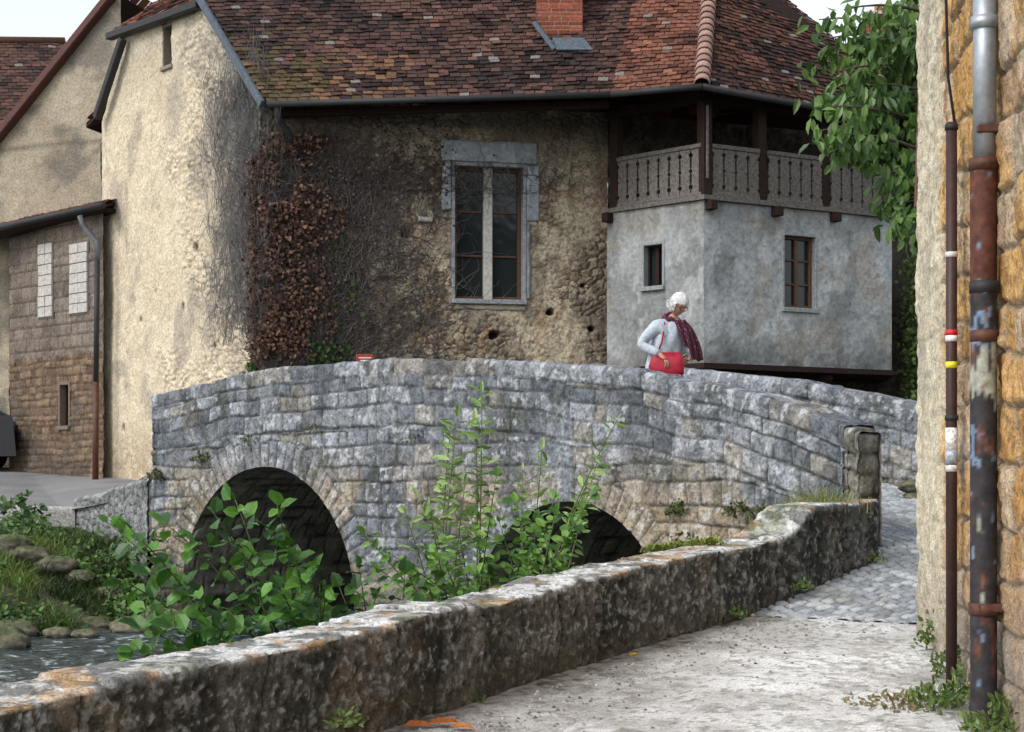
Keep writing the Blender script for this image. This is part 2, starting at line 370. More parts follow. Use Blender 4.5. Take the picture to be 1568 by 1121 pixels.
def p_cob(x,y,t):
    a=.6; xr=x*math.cos(a)+y*math.sin(a); yr=-x*math.sin(a)+y*math.cos(a)
    f1,f2,i=worley(xr/.13,yr/.085,21,.5); d=f2-f1
    h=-.014+.022*sm(d,0,.4)+.010*(i-.5)+.01*(fbm(x*2,y*2,2,3)-.5)
    c=mix(C(.07,.07,.065),mix(C(.24,.26,.28),C(.50,.52,.53),i),sm(d,.03,.24)); c=mix(c,C(.20,.19,.16),sm(fbm(x*1.5,y*1.5,3,8),.45,.7)*.5)
    return h,c
C_L=[A_L[-1],(2.1,12.25,-.86),(2.7,13.05,-.675),(2.8,13.5,-.56),(1.42,15.68,.0),(.4,16.75,.2),(-1.1,18.1,.33),(-2.6,19.6,.26),(-4.3,21.2,.05),(-5.8,23.3,-.45)]
C_R=[A_R[-1],(4.6,11.6,-.95),(6.2,13.6,-.80),(5.6,15.6,-.62),(3.85,17.5,-.12),(2.85,18.4,.12),(1.35,20,.33),(-.2,21.4,.3),(-2.0,23.2,.12),(-3.9,25.0,-.3)]
ribbon('cobbled_lane',C_L,C_R,.018,p_cob,COBBLE)
def p_road(x,y,t):
    f=fbm(x*1.3,y*1.3,4,16); return .02*(f-.5),mix(C(.13,.13,.135),C(.26,.26,.26),f)
ribbon('road',[(-30,23.9,zroad(-30,23.9)+.03),(-6.3,23.9,zroad(-6.3,23.9)+.03),(-4.6,21.6,-.3)],[(-30,33,zroad(-30,33)+.03),(-9,31.4,zroad(-9,31.4)+.03),(-3.4,25.2,-.33)],.06,p_road,ROADM)
# =============== patterns ===============
def p_bridge(arches=(),warm=0.):
    def f(U,Z,OFF,part,T):
        vz=np.where(part==0,Z,T-.03)
        zc=vz-T
        d,i,i2=ashlar(U,np.where(zc>-.75,zc,Z-.75),.17,.27,5,.06)
        d2,j,j2=ashlar(U,zc*0,.5,.42,9,.0)
        cop=(zc>-.17); dc=np.where(part==0,np.minimum(d2,np.abs(zc+.17)),d2)
        d=np.where(cop,dc,d); i=np.where(cop,j,i); i2=np.where(cop,j2,i2)
        for (uc,zz,R) in arches:
            D=np.hypot(U-uc,np.maximum(Z-zz,0)); ang=np.arctan2(np.maximum(Z-zz,-.0),U-uc)*(R+.15)/.15+ (Z<zz)*(Z-zz)/.15
            k=np.floor(ang); fr=ang-k; rw=.32+.16*(h2(k,0,77)-.5)
            ring=(D<R+rw)&(part==0)
            dr=np.minimum(np.minimum(fr,1-fr)*.15,np.abs(D-R-rw))
            d=np.where(ring,dr,d); i=np.where(ring,.3+.5*h2(k,3,78),i); i2=np.where(ring,.25+.3*h2(k,3,79),i2)
        q=Z+OFF
        d=d+.010*(fbm(U*14,q*14,2,51)-.5)
        f=fbm(U*1.1,q*1.1,4,13); g=fbm(U*8,q*8,4,14); g3=fbm(U*22,q*22,3,19)
        jm=sm(fbm(U*1.5,q*1.5,3,49),.33,.55)
        h=-.024*(1-sm(d,.0,.024))*(.6+.4*jm)+.020*(i-.5)+.020*(g-.5)+.014*(g3-.5)
        c=mix(C(.115,.128,.145),C(.33,.35,.375),np.clip(i*.75+.8*(g-.42),0,1))
        c=mix(c,C(.25,.225,.18),(i2>.55)*.3*sm(i2,.55,1.))
        tan=sm(f+.12*(i-.5),.46,.58)*sm(-Z,-.35,.5); c=mix(c,mix(C(.25,.19,.115),C(.46,.385,.28),i2),tan*.88)
        c=mix(c,C(.31,.275,.22),(i2>.86)*.45)
        c=mix(c,C(.22,.185,.13),np.full(U.shape,warm))
        st=sm(fbm(U*2.6,q*1.5,5,15),.48,.66); c=mix(c,C(.055,.062,.07),st*.6)
        c=mix(c,C(.045,.05,.055),sm(g3,.55,.68)*.55)
        c=mix(c,C(.05,.055,.03),sm(fbm(U*3.1,q*3.1,4,53),.60,.70)*.5)
        c=mix(c,C(.56,.58,.60),sm(fbm(U*17,q*17,3,44),.60,.68)*.5*sm(i+.4*g,.4,.9))
        c=mix(c,C(.035,.033,.028),(1-sm(d,.0,.017))*(.5+.35*jm))
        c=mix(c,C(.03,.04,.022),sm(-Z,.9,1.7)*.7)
        return h,c
    return f
masonry_bridge=empty('stone_bridge')
bp_=[S(232,605,21.0),S(300,588,20.45),S(380,570,19.75),S(430,562,19.35),S(600,550,18.0),S(700,550,17.35),S(800,553,16.7),S(900,560,16.1),S(980,570,15.6),S(1100,590,14.8),S(1200,617,14.1),S(1290,648,13.5)]
bpath=[p[:2] for p in bp_]; bt=[p[2] for p in bp_]
cub=np.concatenate([[0],np.cumsum([np.hypot(*(bpath[i+1]-bpath[i])) for i in range(len(bpath)-1)])])
def ub(px): return np.interp(px,[232,300,380,430,600,700,800,900,980,1100,1200,1290],cub)
ua1=(ub(278)+ub(547))/2; R1=(ub(547)-ub(278))/2
arches=[(ua1,.04-R1,R1),(ub(872),-1.62,1.32)]
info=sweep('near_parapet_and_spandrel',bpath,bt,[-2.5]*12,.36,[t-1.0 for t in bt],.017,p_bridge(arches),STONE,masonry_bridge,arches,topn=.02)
for k,(uc,zc,R) in enumerate(arches):
    nx=np.interp(uc,info['u'],info['nx']);ny=np.interp(uc,info['u'],info['ny'])
    prof=[(uc-R,-2.6)]+[(uc-R,zz) for zz in np.linspace(-2.5,zc,6)]+[(uc-R*math.cos(a),zc+R*math.sin(a)) for a in np.linspace(0,math.pi,90)[1:-1]]+[(uc+R,zz) for zz in np.linspace(zc,-2.5,20)]
    prof=np.array(prof); s=np.linspace(.0,3.3,140)[:,None]
    al=np.concatenate([[0],np.cumsum(np.hypot(*np.diff(prof,axis=0).T))])[None]+0*s
    d,i,i2=ashlar(s+0*al,al,.17,.3,33+k,.05); g=fbm(s*6+0*al,al*6,3,34)
    hh=(.03*(g-.5)-.02*(1-sm(d,0,.02)))*sm(s,0,.1)
    px_=uc+(prof[:,0]-uc)[None]*(1-hh/R); pz_=zc+(prof[:,1]-zc)[None]*(1-hh/R)
    x=np.interp(px_,info['u'],info['X'])-nx*s; y=np.interp(px_,info['u'],info['Y'])-ny*s; z=pz_
    cc=mix(C(.13,.125,.11),C(.36,.33,.27),i*.6+g*.4); cc=mix(cc,C(.03,.03,.03),1-sm(d,0,.02)); cc=mix(cc,C(.05,.06,.04),sm(g,.5,.65)*.5)
    gridmesh('arch_barrel',np.stack([x,y,z],-1),STONE,cc,None,masonry_bridge)
uc=(ub(570)+ub(660))/2
bx=np.interp(uc,info['u'],info['X']);by=np.interp(uc,info['u'],info['Y']);nx=np.interp(uc,info['u'],info['nx']);ny=np.interp(uc,info['u'],info['ny'])
tx,ty=-ny,nx
a=np.linspace(-1,1,40)[None]; b=np.linspace(0,1,60)[:,None]; zz=-2.5+1.6*b+0*a; sc=np.where(zz>-1.25,1-sm(zz,-1.25,-.88)*.92,1.)
A_=.52*a*np.minimum(1,sc+.15); B_=.7*(1-np.abs(a))**.8*sc-.06
d,i,j=ashlar(A_*1.6,zz,.2,.3,201,.03); hh=.02*(i-.5)+.03*(fbm(A_*7,zz*7,3,202)-.5)-.02*(1-sm(d,0,.02))
cc=mix(C(.12,.11,.09),C(.30,.27,.22),i); cc=mix(cc,C(.04,.05,.025),sm(fbm(A_*4,zz*4,3,203),.45,.65)*.7); cc=mix(cc,C(.03,.03,.03),1-sm(d,0,.02))
gridmesh('cutwater',np.stack([bx+tx*A_+nx*(B_+hh),by+ty*A_+ny*(B_+hh),zz],-1),STONE,cc,None,masonry_bridge)
fp=[S(860,558,21.2),S(1000,563,19.9),S(1060,566,19.3),S(1130,573,18.8),S(1200,582,18.3),S(1300,597,17.6),S(1425,622,16.9),S(1600,660,15.6)]
fp=[np.array([-2.3,23.6,.85]),np.array([-.3,21.9,1.1])]+fp
sweep('far_parapet_and_arch_blocker',[p[:2] for p in fp],[p[2] for p in fp],[-.1,.0,.1,.1,.05,.0,-.1,-.3,-.55,-.95],.36,[-2.4]*10,.022,p_bridge(),STONE,masonry_bridge,topn=.02)  # back runs down unpierced, shaped to block light from the arch barrels
pa=S(1293,655,13.42)[:2]; pb=S(1313,658,13.27)[:2]
sweep('parapet_end_stone',[pa,(pa+pb)/2,pb],[.335,.325,.305],[-.6]*3,.24,[-.6]*3,.02,p_bridge((),.6),STONE,masonry_bridge)
def p_quay(U,Z,OFF,part,T):
    vz=np.where(part==1,T-.05,Z); zc=vz-T; q=Z+OFF*.9
    uw=U+.06*(fbm(U*0+3,q*4,2,59)-.5)*2+.025*(vn(q*9,U*3,4)-.5)
    d,i,j=ashlar(uw,zc*0,.5,.62,61,.0); d=d+.006*(fbm(U*20,q*20,2,60)-.5)
    crk=np.abs(fbm(U*1.1,q*1.1,4,77)-.5)
    f=fbm(U*1.7,q*1.7,4,63); g=fbm(U*8,q*8,4,64); g3=fbm(U*30,q*30,3,65); g4=fbm(U*16,q*16,3,70)
    tf=np.where(part==1,.5,1.)
    h=(-.020*(1-sm(d,0,.016))+.020*(i-.5)+(.030*(g-.5)+.014*(g3-.5)+.022*(f-.5))*tf-.012*(1-sm(crk,0,.007))*tf)
    h=h-.03*sm(g,.62,.72)*tf
    tone=.75+.5*i
    face=mix(C(.065,.06,.05),C(.150,.14,.12),np.clip(g*1.4-.2,0,1))*tone[...,None]
    face=mix(face,C(.18,.135,.085),sm(fbm(U*2.3,q*1.2,4,63),.5,.68)*.5)
    face=mix(face,C(.022,.023,.02),sm(fbm(U*2.6,q*1.0,4,66),.46,.64)*.7)
    face=mix(face,C(.27,.27,.25),sm(g4,.60,.68)*.4)
    face=mix(face,C(.44,.44,.42),sm(g3,.62,.70)*.5)
    face=mix(face,C(.015,.015,.013),sm(1-g3,.58,.70)*.6)
    tp=mix(C(.40,.40,.39),C(.72,.72,.70),g4); tp=mix(tp,C(.10,.10,.09),sm(fbm(U*8,q*8,4,69),.48,.60)*.8)
    tp=mix(tp,C(.40,.22,.07),sm(fbm(U*6.2,q*6.2,4,67),.56,.64)*.6)
    tp=mix(tp,C(.09,.12,.03),sm(fbm(U*3,q*3,3,68),.66,.74)*.5); tp=mix(tp,C(.05,.05,.045),sm(g3,.56,.68)*.6)
    tt=np.where(part==1,1.,sm(zc,-.05,-.015)*.6*sm(g,.3,.6))
    c=mix(face,tp,tt); c=mix(c,C(.015,.015,.013),(1-sm(d,0,.012))*.8); c=mix(c,C(.02,.02,.018),(1-sm(crk,0,.005))*.45*(part==0))
    c=mix(c,C(.10,.085,.06),(1-sm(Z-np.interp(U,[0,3,6,9,12,14],[-1.36,-1.28,-1.2,-1.05,-.95,-.7]),.0,.12))*.5*(part==0))
    return h,c
qw=empty('quay_wall')
qp=[(-4.2,1.6),(-3.3,3.2),(-1.77,5.88),(-.566,8),(.87,10.5),(1.37,11.2),(1.737,11.7),(1.95,11.98),(2.2,12.3),(2.8,13)]
qt=[-.9,-.88,-.825,-.73,-.573,-.53,-.49,-.44,-.28,-.216]
sweep('wall_body',qp,qt,[-1.5,-1.47,-1.42,-1.33,-1.2,-1.15,-1.1,-1.05,-1.0,-.85],.4,[-2.5]*10,.0095,p_quay,STONEN,qw,(),.018,.035)
lw=empty('low_rubble_wall')
def p_low(U,Z,OFF,part,T):
    q=Z+OFF; f1,f2,i=worley(U/.2,q/.11,71,.8); d=(f2-f1); g=fbm(U*9,q*9,3,72)
    c=mix(C(.12,.125,.12),C(.32,.33,.33),i*.6+g*.4); c=mix(c,C(.03,.03,.025),1-sm(d,0,.1)); c=mix(c,C(.45,.45,.43),(part==1)*.3); c=mix(c,C(.04,.045,.04),sm(g,.55,.7)*.6)
    return .02*sm(d,0,.2)+.03*(g-.5),c
sweep('wall_body',[(-6.15,23.85),(-5.3,22.6),(-4.5,21.05)],[-.42,-.25,-.1],[-1.6]*3,.35,[-1.0]*3,.022,p_low,STONE,lw,topn=.03)
kb=empty('kerb')
def p_kerb(U,Z,OFF,part,T):
    d,i,j=ashlar(U,Z*0,.5,1.0,73,0); c=mix(C(.30,.30,.28),C(.5,.5,.47),i*.5+.5*fbm(U*5,OFF*5,3,4)); return -.01*(1-sm(d,0,.02))+.012*(fbm(U*4,Z*4+OFF*4,3,5)-.5),mix(c,C(.1,.1,.09),(1-sm(d,0,.015))*.7)
sweep('kerb_stones',[(-20,23.3),(-9,23.5),(-6.1,23.7)],[-.3,-.45,-.52],[-1.3]*3,.55,[-1.3]*3,.04,p_kerb,STONE,kb)

# =============== MAIN HOUSE ===============
house=empty('stone_house')
A=(-3.66,24.8); B=(1.45,25.9); Cc=(-7.0,29.0)
W1=Wall(A,B); WG=Wall(Cc,A)
def p_facade(U,Z,painted_shade=0.):
    wu=U+.06*(fbm(U*5,Z*5,3,80)-.5)*2; wz_=Z+.05*(fbm(U*5,Z*5,3,81)-.5)*2
    f1,f2,i=worley(wu/.16,wz_/.09,82,.95); d=f2-f1
    f=fbm(U*.9,Z*.9,4,83); g=fbm(U*10,Z*10,4,84); g3=fbm(U*25,Z*25,3,89); pl=sm(fbm(U*1.6,Z*1.6,5,85),.44,.62)
    h=.030*sm(d,.0,.22)*(1-.85*pl)+.04*(g-.5)+.02*(g3-.5)+.03*pl+.04*(f-.5)
    st=mix(C(.23,.18,.12),C(.52,.43,.31),i); st=mix(st,C(.065,.052,.04),(1-sm(d,.0,.16))*.85)
    pc=mix(C(.44,.37,.26),C(.62,.54,.40),g); c=mix(st,pc,pl*.8)
    c=mix(c,C(.15,.12,.095),sm(fbm(U*2.8,Z*1.6,5,86),.48,.66)*.6)
    c=mix(c,C(.09,.075,.06),sm(g3,.56,.7)*.55)
    c=mix(c,C(.34,.20,.12),sm(fbm(U*3,Z*3,3,87),.62,.70)*.45)
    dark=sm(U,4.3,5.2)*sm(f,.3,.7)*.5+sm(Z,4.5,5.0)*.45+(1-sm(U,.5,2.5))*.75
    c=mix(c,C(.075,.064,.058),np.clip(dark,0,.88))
    hs=np.zeros(U.shape)
    for (px,py,r) in ((607,245,.055),(620,358,.09),(757,513,.085),(845,478,.06),(893,440,.045),(903,505,.05)):
        u0,z0=W1.uz(px,py); hs=np.maximum(hs,1-sm(np.hypot(U-u0,(Z-z0)*1.3)+.12*(g-.5),r*.75,r*1.05))
    h=h-.22*hs; c=mix(c,C(.02,.018,.015),hs*.8)
    if painted_shade: c=c*(1-painted_shade); h=h+.15*hs
    return h,c
u0,z1=W1.uz(696,256); u1,z0=W1.uz(800,458)
zt=W1.uz(745,256)[1]; zb=W1.uz(745,459)[1]
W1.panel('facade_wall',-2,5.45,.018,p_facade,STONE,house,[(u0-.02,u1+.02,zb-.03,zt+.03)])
W1.window(house,u0,u1,zb,zt,.14,WOODB,.13,2,STONEG,.05,.055,.06)
ul=W1.uz(673,250)[0]; ur=W1.uz(823,250)[0]; ztop=W1.uz(745,216)[1]; zlow=W1.uz(745,330)[1]
SG=(.27,.295,.32)
W1.rough('surround_lintel',ul,ur,zt+.05,ztop,.075,CEMENT,house,301,SG)
W1.rough('surround_jamb',ul+.02,u0-.045,zlow+.05,zt+.048,.07,CEMENT,house,302,SG)
W1.rough('surround_jamb',u1+.045,ur+.03,zlow-.08,zt+.048,.072,CEMENT,house,303,SG)
W1.rough('surround_jamb_low',u1+.045,u1+.13,zb,zlow-.09,.06,CEMENT,house,304,(.2,.21,.21))
W1.rough('surround_sill',u0-.02,u1+.06,zb-.17,zb-.08,.06,CEMENT,house,305,(.30,.27,.23))
W1.rough('corbel',W1.uz(637,340)[0],W1.uz(662,340)[0],W1.uz(640,342)[1],W1.uz(640,333)[1],.13,CEMENT,house,306,(.3,.28,.24))
def gt(u):
    pu=lambda px,py: WG.uz(px,py)
    xs=[0,*[pu(px,0)[0] for px in (190,303)],WG.L]; zs=[5.95,pu(190,56)[1],pu(303,0)[1],5.35]
    return np.interp(u,xs,zs)
def p_gable(U,Z):
    L=WG.L; s=U/L
    wu=U+.1*(fbm(U*3,Z*3,2,90)-.5); wz_=Z+.06*(fbm(U*4,Z*4,3,95)-.5); f1,f2,i=worley(wu/.17,wz_/.10,91,.95); d=f2-f1
    f=fbm(U*1.1,Z*1.1,4,92); g=fbm(U*9,Z*9,4,93); g3=fbm(U*24,Z*24,3,97); rough=sm(s*.9+.9*(f-.5)-.04*(Z-2.),.3,.62)
    rough=rough*sm(g,.25,.5)
    h=.03*rough*sm(d,.0,.3)+.045*(g-.5)*(.45+rough)+.06*(f-.5)+.018*(g3-.5)
    c=mix(C(.47,.39,.27),C(.72,.63,.48),np.clip(g*.9+f*.6-.25,0,1))
    c=mix(c,C(.22,.18,.13),rough*(1-sm(d,.0,.16))*.6); c=mix(c,C(.22,.18,.13),rough*sm(g3,.55,.7)*.5)
    c=mix(c,C(.28,.245,.205),sm(fbm(U*1.8,Z*1.2,5,94),.5,.66)*.6)
    v=sm(s,.62,.95)*sm(Z,1.8,3.6); c=mix(c,C(.16,.16,.165),np.clip(v*(.3+g*1.1),0,.8))
    v2=sm(Z,5.6,7.2)*.5; c=mix(c,C(.29,.265,.23),np.clip(v2*(g+.3),0,.8))
    c=mix(c,C(.25,.17,.10),(1-sm(Z,.1,1.2))*.55*sm(g,.3,.6)); ck=np.abs(fbm(U*.9,Z*.9,4,98)-.5); c=mix(c,C(.15,.12,.09),(1-sm(ck,0,.006))*.5)
    hs=np.zeros(U.shape)
    for (px,py,r) in ((300,378,.07),(280,470,.08),(190,655,.07),(237,447,.04),(330,530,.06),(215,490,.04)):
        a,b=WG.uz(px,py); hs=np.maximum(hs,1-sm(np.hypot(U-a,Z-b)+.06*(g-.5),r*.7,r))
    h=h-.12*hs; c=mix(c,C(.06,.05,.04),hs*.7)
    return h,c
gu0,gz1=WG.uz(249,38); gu1,gz0=WG.uz(262,103)
WG.panel('gable_wall',-1.6,gt,.022,p_gable,PLASTER,house,[(gu0-.02,gu1+.02,gz0,gz1)])
WG.window(house,gu0,gu1,gz0+.05,gz1-.05,.2,WOODD,None,0,cm('plaster_reveal',(.22,.19,.15),.9),.04,.02,-.01)
WB=Wall((1.45,25.9),(7.2,28.3)); WB.panel('balcony_back_wall',-1.5,5.45,.04,lambda U,Z:p_facade(U+2.2,Z,.72),STONE,house)  # facade colours darkened to paint in the shade behind the railing
for k,(a,b) in enumerate((((7.2,28.3),(5.2,34)),((5.2,34),(-4.5,33.5)),((-4.5,33.5),Cc))):
    Wall(a,b).panel('rear_wall',-1.5,5.6,.25,p_gable,PLASTER,house)
E0=S(410,158,24.4); V0=S(935,143,24.05); dv=np.array([-.62,.78,1.02])
E1=E0+3*dv; V1=V0+1.5*np.array([.5,1.45,2.04]); V1[2]=E1[2]
H0=S(1075,131,23.5); H1=H0+1.5*np.array([.31,1.7,1.92])
R0=S(1392,190,25.7); R1_=S(1322,97,26.3); R2=S(1205,0,26.7); R3=R2+(R2-R1_)*.9
tiles('main_roof',E0,V0,E1,V1,TILE,house,.085,.15,C(.028,.020,.019),C(.115,.060,.048),3,lambda u,v: v>.64 and u<(v-.64)*.75,.8,.36)
tiles('annex_roof_left',V0,H0,V1,H1,TILE,house,.085,.14,C(.07,.032,.025),C(.20,.085,.055),4,None,0,.55)
HM=H0+(H1-H0)*.4
tiles('annex_roof_right_low',H0,R0,HM,R1_,TILE,house,.085,.15,C(.035,.022,.02),C(.15,.066,.046),5,None,0,.40)
tiles('annex_roof_right_high',HM,R1_,H1,R3,TILE,house,.085,.15,C(.035,.022,.02),C(.15,.066,.046),6,None,0,.40)
apex=E0+3*dv+np.array([1.35,-.1,0])
G0=S(168,52,28.6); G1=S(306,2,26.1)
tiles('half_hip',G0,G1,apex+[-.1,.1,0],apex,TILE,house,.1,.17,seed=8)
tiles('rear_roof',np.array([-4.6,34.2,5.4]),S(140,190,29.3)+[-.1,0,0],V1+[0,.1,0],apex,TILE,house,.2,.3,seed=9)
tiles('rear_roof_right',np.array([7.6,28.6,5.3]),np.array([-4.6,34.2,5.4]),R3+[0,.1,0],V1,TILE,house,.2,.3,seed=10)
n=26
for k in range(n):
    p=H0+(H1-H0)*(k/n); q=H0+(H1-H0)*((k+1.25)/n)
    V=[];Fc=[]
    ax=(q-p)/np.linalg.norm(q-p); sd=norm(np.cross(ax,[0,-.3,1.])); up=np.cross(sd,ax)
    for e_,(c_,rr) in enumerate(((p,.105),(q,.085))):
        for a in np.linspace(-.25,math.pi+.25,9): V.append(c_+sd*math.cos(a)*rr+up*(math.sin(a)*rr+.015*(1-e_)))
    Fc=[(i,i+1,i+10,i+9) for i in range(8)]
    cc=random.uniform(.7,1.15); o=meshobj('hip_tile',V,Fc,TILE,house,True,(.36*cc,.23*cc,.19*cc)); sol=o.modifiers.new('s','SOLIDIFY'); sol.thickness=.015
def beam(name,a,b,w,h,mat,parent):
    a=np.array(a,float);b=np.array(b,float);d=norm(b-a);s=norm(np.cross(d,[0,0,1.]));u=np.cross(s,d)
    V=[p+s*x*w/2+u*y*h/2 for p in (a,b) for x,y in ((-1,-1),(1,-1),(1,1),(-1,1))]
    return bev(meshobj(name,V,box8(V),mat,parent),min(w,h)*.12,1)
VB=cm('blue_grey_flashing',(.075,.095,.115),.7,20,.4)
beam('verge_board',E0+[-.08,-.02,-.02],E0+1.93*dv+[-.08,-.02,-.02],.06,.12,VB,house)
beam('verge_board_left',S(190,62,28.2)+[0,-.1,0],S(150,183,28.9)+[0,-.1,0],.12,.13,DARKM,house)
beam('half_hip_fascia',G0+[0,-.05,-.06],G1+[0,-.05,-.06],.14,.12,DARKM,house)
off=np.array([0,-.07,-.03])
tube('gutter',[E0+off,V0+off],.045,DARKM,house); tube('gutter',[V0+off,H0+off],.045,DARKM,house); tube('gutter',[H0+off,R0+off],.045,DARKM,house)
beam('eave_beam',E0+[.1,.35,-.08],V0+[0,.35,-.08],.16,.1,WOODD,house)
tube('gutter_outlet',[S(424,160,24.35),S(427,185,24.45),S(440,200,24.6),S(445,218,24.62)],.05,DARKM,house)
def p_brick(U,Z):
    d,i,j=ashlar(U,Z,.07,.21,100,.0); c=mix(C(.16,.045,.028),C(.32,.10,.06),i); c=mix(c,C(.26,.19,.15),1-sm(d,.002,.008)); return -.006*(1-sm(d,.002,.009)),c
def brickstack(parent,x0,y0,x1,y1,z0,z1,nm='chimney'):
    for a,b in (((x0,y0),(x1,y0)),((x1,y0),(x1,y1)),((x1,y1),(x0,y1)),((x0,y1),(x0,y0))):
        Wall(a,b).panel(nm,z0,z1,.012 if y0<30 else .03,p_brick,STONE,parent)
    V=[(x0-.05,y0-.05,z1),(x1+.05,y0-.05,z1),(x1+.05,y1+.05,z1),(x0-.05,y1+.05,z1)]; V+=[(a,b,c+.08) for a,b,c in V]
    bev(meshobj(nm+'_cap',V,box8(V),STONEP,parent))
c0=S(822,62,24.85);c1=S(892,62,24.85)
brickstack(house,c0[0],24.85,c1[0],25.5,5.6,8.6)
fl=[S(846,62,24.78),S(894,62,24.78),S(908,80,24.62),S(852,80,24.62)]
Nf=np.array([0,-.8,.6])
V=[p+Nf*.05 for p in fl]+[p+Nf*.02 for p in fl]; meshobj('chimney_flashing',V,box8(V),VB,house)
beam('chimney_flashing_side',S(818,34,24.83),S(850,76,24.66),.07,.07,VB,house)
# =============== ANNEX ===============
L_=(1.415,25.3); K_=(2.71,24.0); Rr=(5.77,25.8); Rb=(6.15,28.1)
WL=Wall(L_,K_); WR=Wall(K_,Rr)
def p_cem(seed):
    def f(U,Z):
        a=fbm(U*1.0,Z*1.0,5,seed); b_=fbm(U*5,Z*5,4,seed+1); g3=fbm(U*18,Z*18,3,seed+7)
        c=mix(C(.245,.255,.255),C(.40,.415,.415),sm(a,.3,.7)); c=mix(c,C(.17,.172,.168),sm(fbm(U*2.2,Z*1.1,5,seed+2),.5,.66)*.6)
        c=mix(c,C(.52,.53,.52),sm(fbm(U*3.3,Z*2.3,4,seed+3),.6,.7)*.4)
        c=mix(c,C(.31,.265,.20),sm(fbm(U*1.7,Z*1.7,4,seed+5),.56,.68)*.45)
        c=mix(c,c*.6,sm(g3,.56,.7)*.5)
        cr_=np.abs(fbm(U*1.3,Z*1.3,4,seed+4)-.5); c=mix(c,C(.11,.11,.10),(1-sm(cr_,.0,.005))*.5)
        drip=sm(Z,3.1,3.85)*fbm(U*8,Z*.6,3,seed+6); c=mix(c,C(.12,.12,.115),drip*.8)
        c=mix(c,C(.11,.11,.10),np.clip((1-sm(Z,1.5,2.0))*.8*b_*1.6,0,.9))
        return (.03*(b_-.5)+.04*(a-.5)+.01*(g3-.5))*sm(U,0,.15)*sm((WL.L if seed==110 else WR.L)-U,0,.15),c
    return f
AZ0=1.52;AZ1=3.82
CR=cm('cement_reveal',(.25,.265,.27),.9,20,.3)
a0,b1=WL.uz(986,377);a1,b0=WL.uz(1014,437)
WL.panel('annex_wall_left',AZ0,AZ1,.02,p_cem(110),CEMENT,house,[(a0-.02,a1+.02,b0-.02,b1+.02)])
WL.window(house,a0,a1,b0,b1,.14,WOODD,None,0,CR,.045,.03,.01)
a0,b1=WR.uz(1201,360);a1,b0=WR.uz(1248,472); b1=WR.uz(1225,362)[1];b0=WR.uz(1225,472)[1]
WR.panel('annex_wall_right',AZ0,AZ1,.02,p_cem(130),CEMENT,house,[(a0-.02,a1+.02,b0-.02,b1+.02)])
WR.window(house,a0,a1,b0,b1,.12,WOODB,None,2,CR,.045,.045,.012)
Wall(Rr,Rb).panel('annex_wall_side',AZ0,AZ1,.05,p_cem(150),CEMENT,house)
def slab(name,pts,z0,z1,mat,parent):
    V=[(p[0],p[1],z0) for p in pts]+[(p[0],p[1],z1) for p in pts]; n=len(pts)
    return meshobj(name,V,[tuple(range(n))[::-1],tuple(range(n,2*n))]+[(i,(i+1)%n,n+(i+1)%n,n+i) for i in range(n)],mat,parent)
slab('annex_base',[(1.42,25.28),(2.71,23.97),(5.8,25.79),(6.1,27.9),(1.6,26.0)],AZ0-.08,AZ0-.002,WOODD,house)
slab('balcony_floor',[(1.39,25.26),(2.71,23.93),(5.85,25.77),(6.2,28.0),(1.6,26.0)],AZ1+.004,AZ1+.07,WOODG,house)
for u in (.6,1.9): 
    beam('strut',WR.pt(u+.5,AZ0-.1,-.1),WR.pt(u+.2,.4,-1.4),.14,.14,WOODD,house)
for px in (1085,1186,1275):
    u,_=WR.uz(px,320); WR.box('joist_end',u-.06,u+.06,AZ1-.14,AZ1-.004,-.1,.14,WOODD,house)
u,_=WL.uz(935,320); WL.box('joist_end',u-.06,u+.06,AZ1-.14,AZ1-.004,-.1,.14,WOODD,house)
PZ=5.36
for W_,px in ((WR,1170),(WR,1266),(WL,937)):
    u,_=W_.uz(px,250); W_.box('post',u-.075,u+.075,AZ1+.07,PZ,-.18,-.03,WOODD,house,.01)
WR.box('corner_post',-.02,.14,AZ1+.07,PZ,-.14,.02,WOODD,house,.01); WR.box('corner_post_casing',.02,.06,AZ1+.3,PZ-.2,.022,.05,WOODG,house)
u,_=WR.uz(1358,250); WR.box('post',u-.06,u+.06,AZ1+.07,PZ,-.18,-.03,WOODD,house,.01)
WL.box('top_plate',-.05,WL.L+.05,PZ-.12,PZ-.01,-.2,-.02,WOODD,house); WR.box('top_plate',-.05,WR.L+.05,PZ-.13,PZ-.02,-.2,-.02,WOODD,house)
RZ=4.57
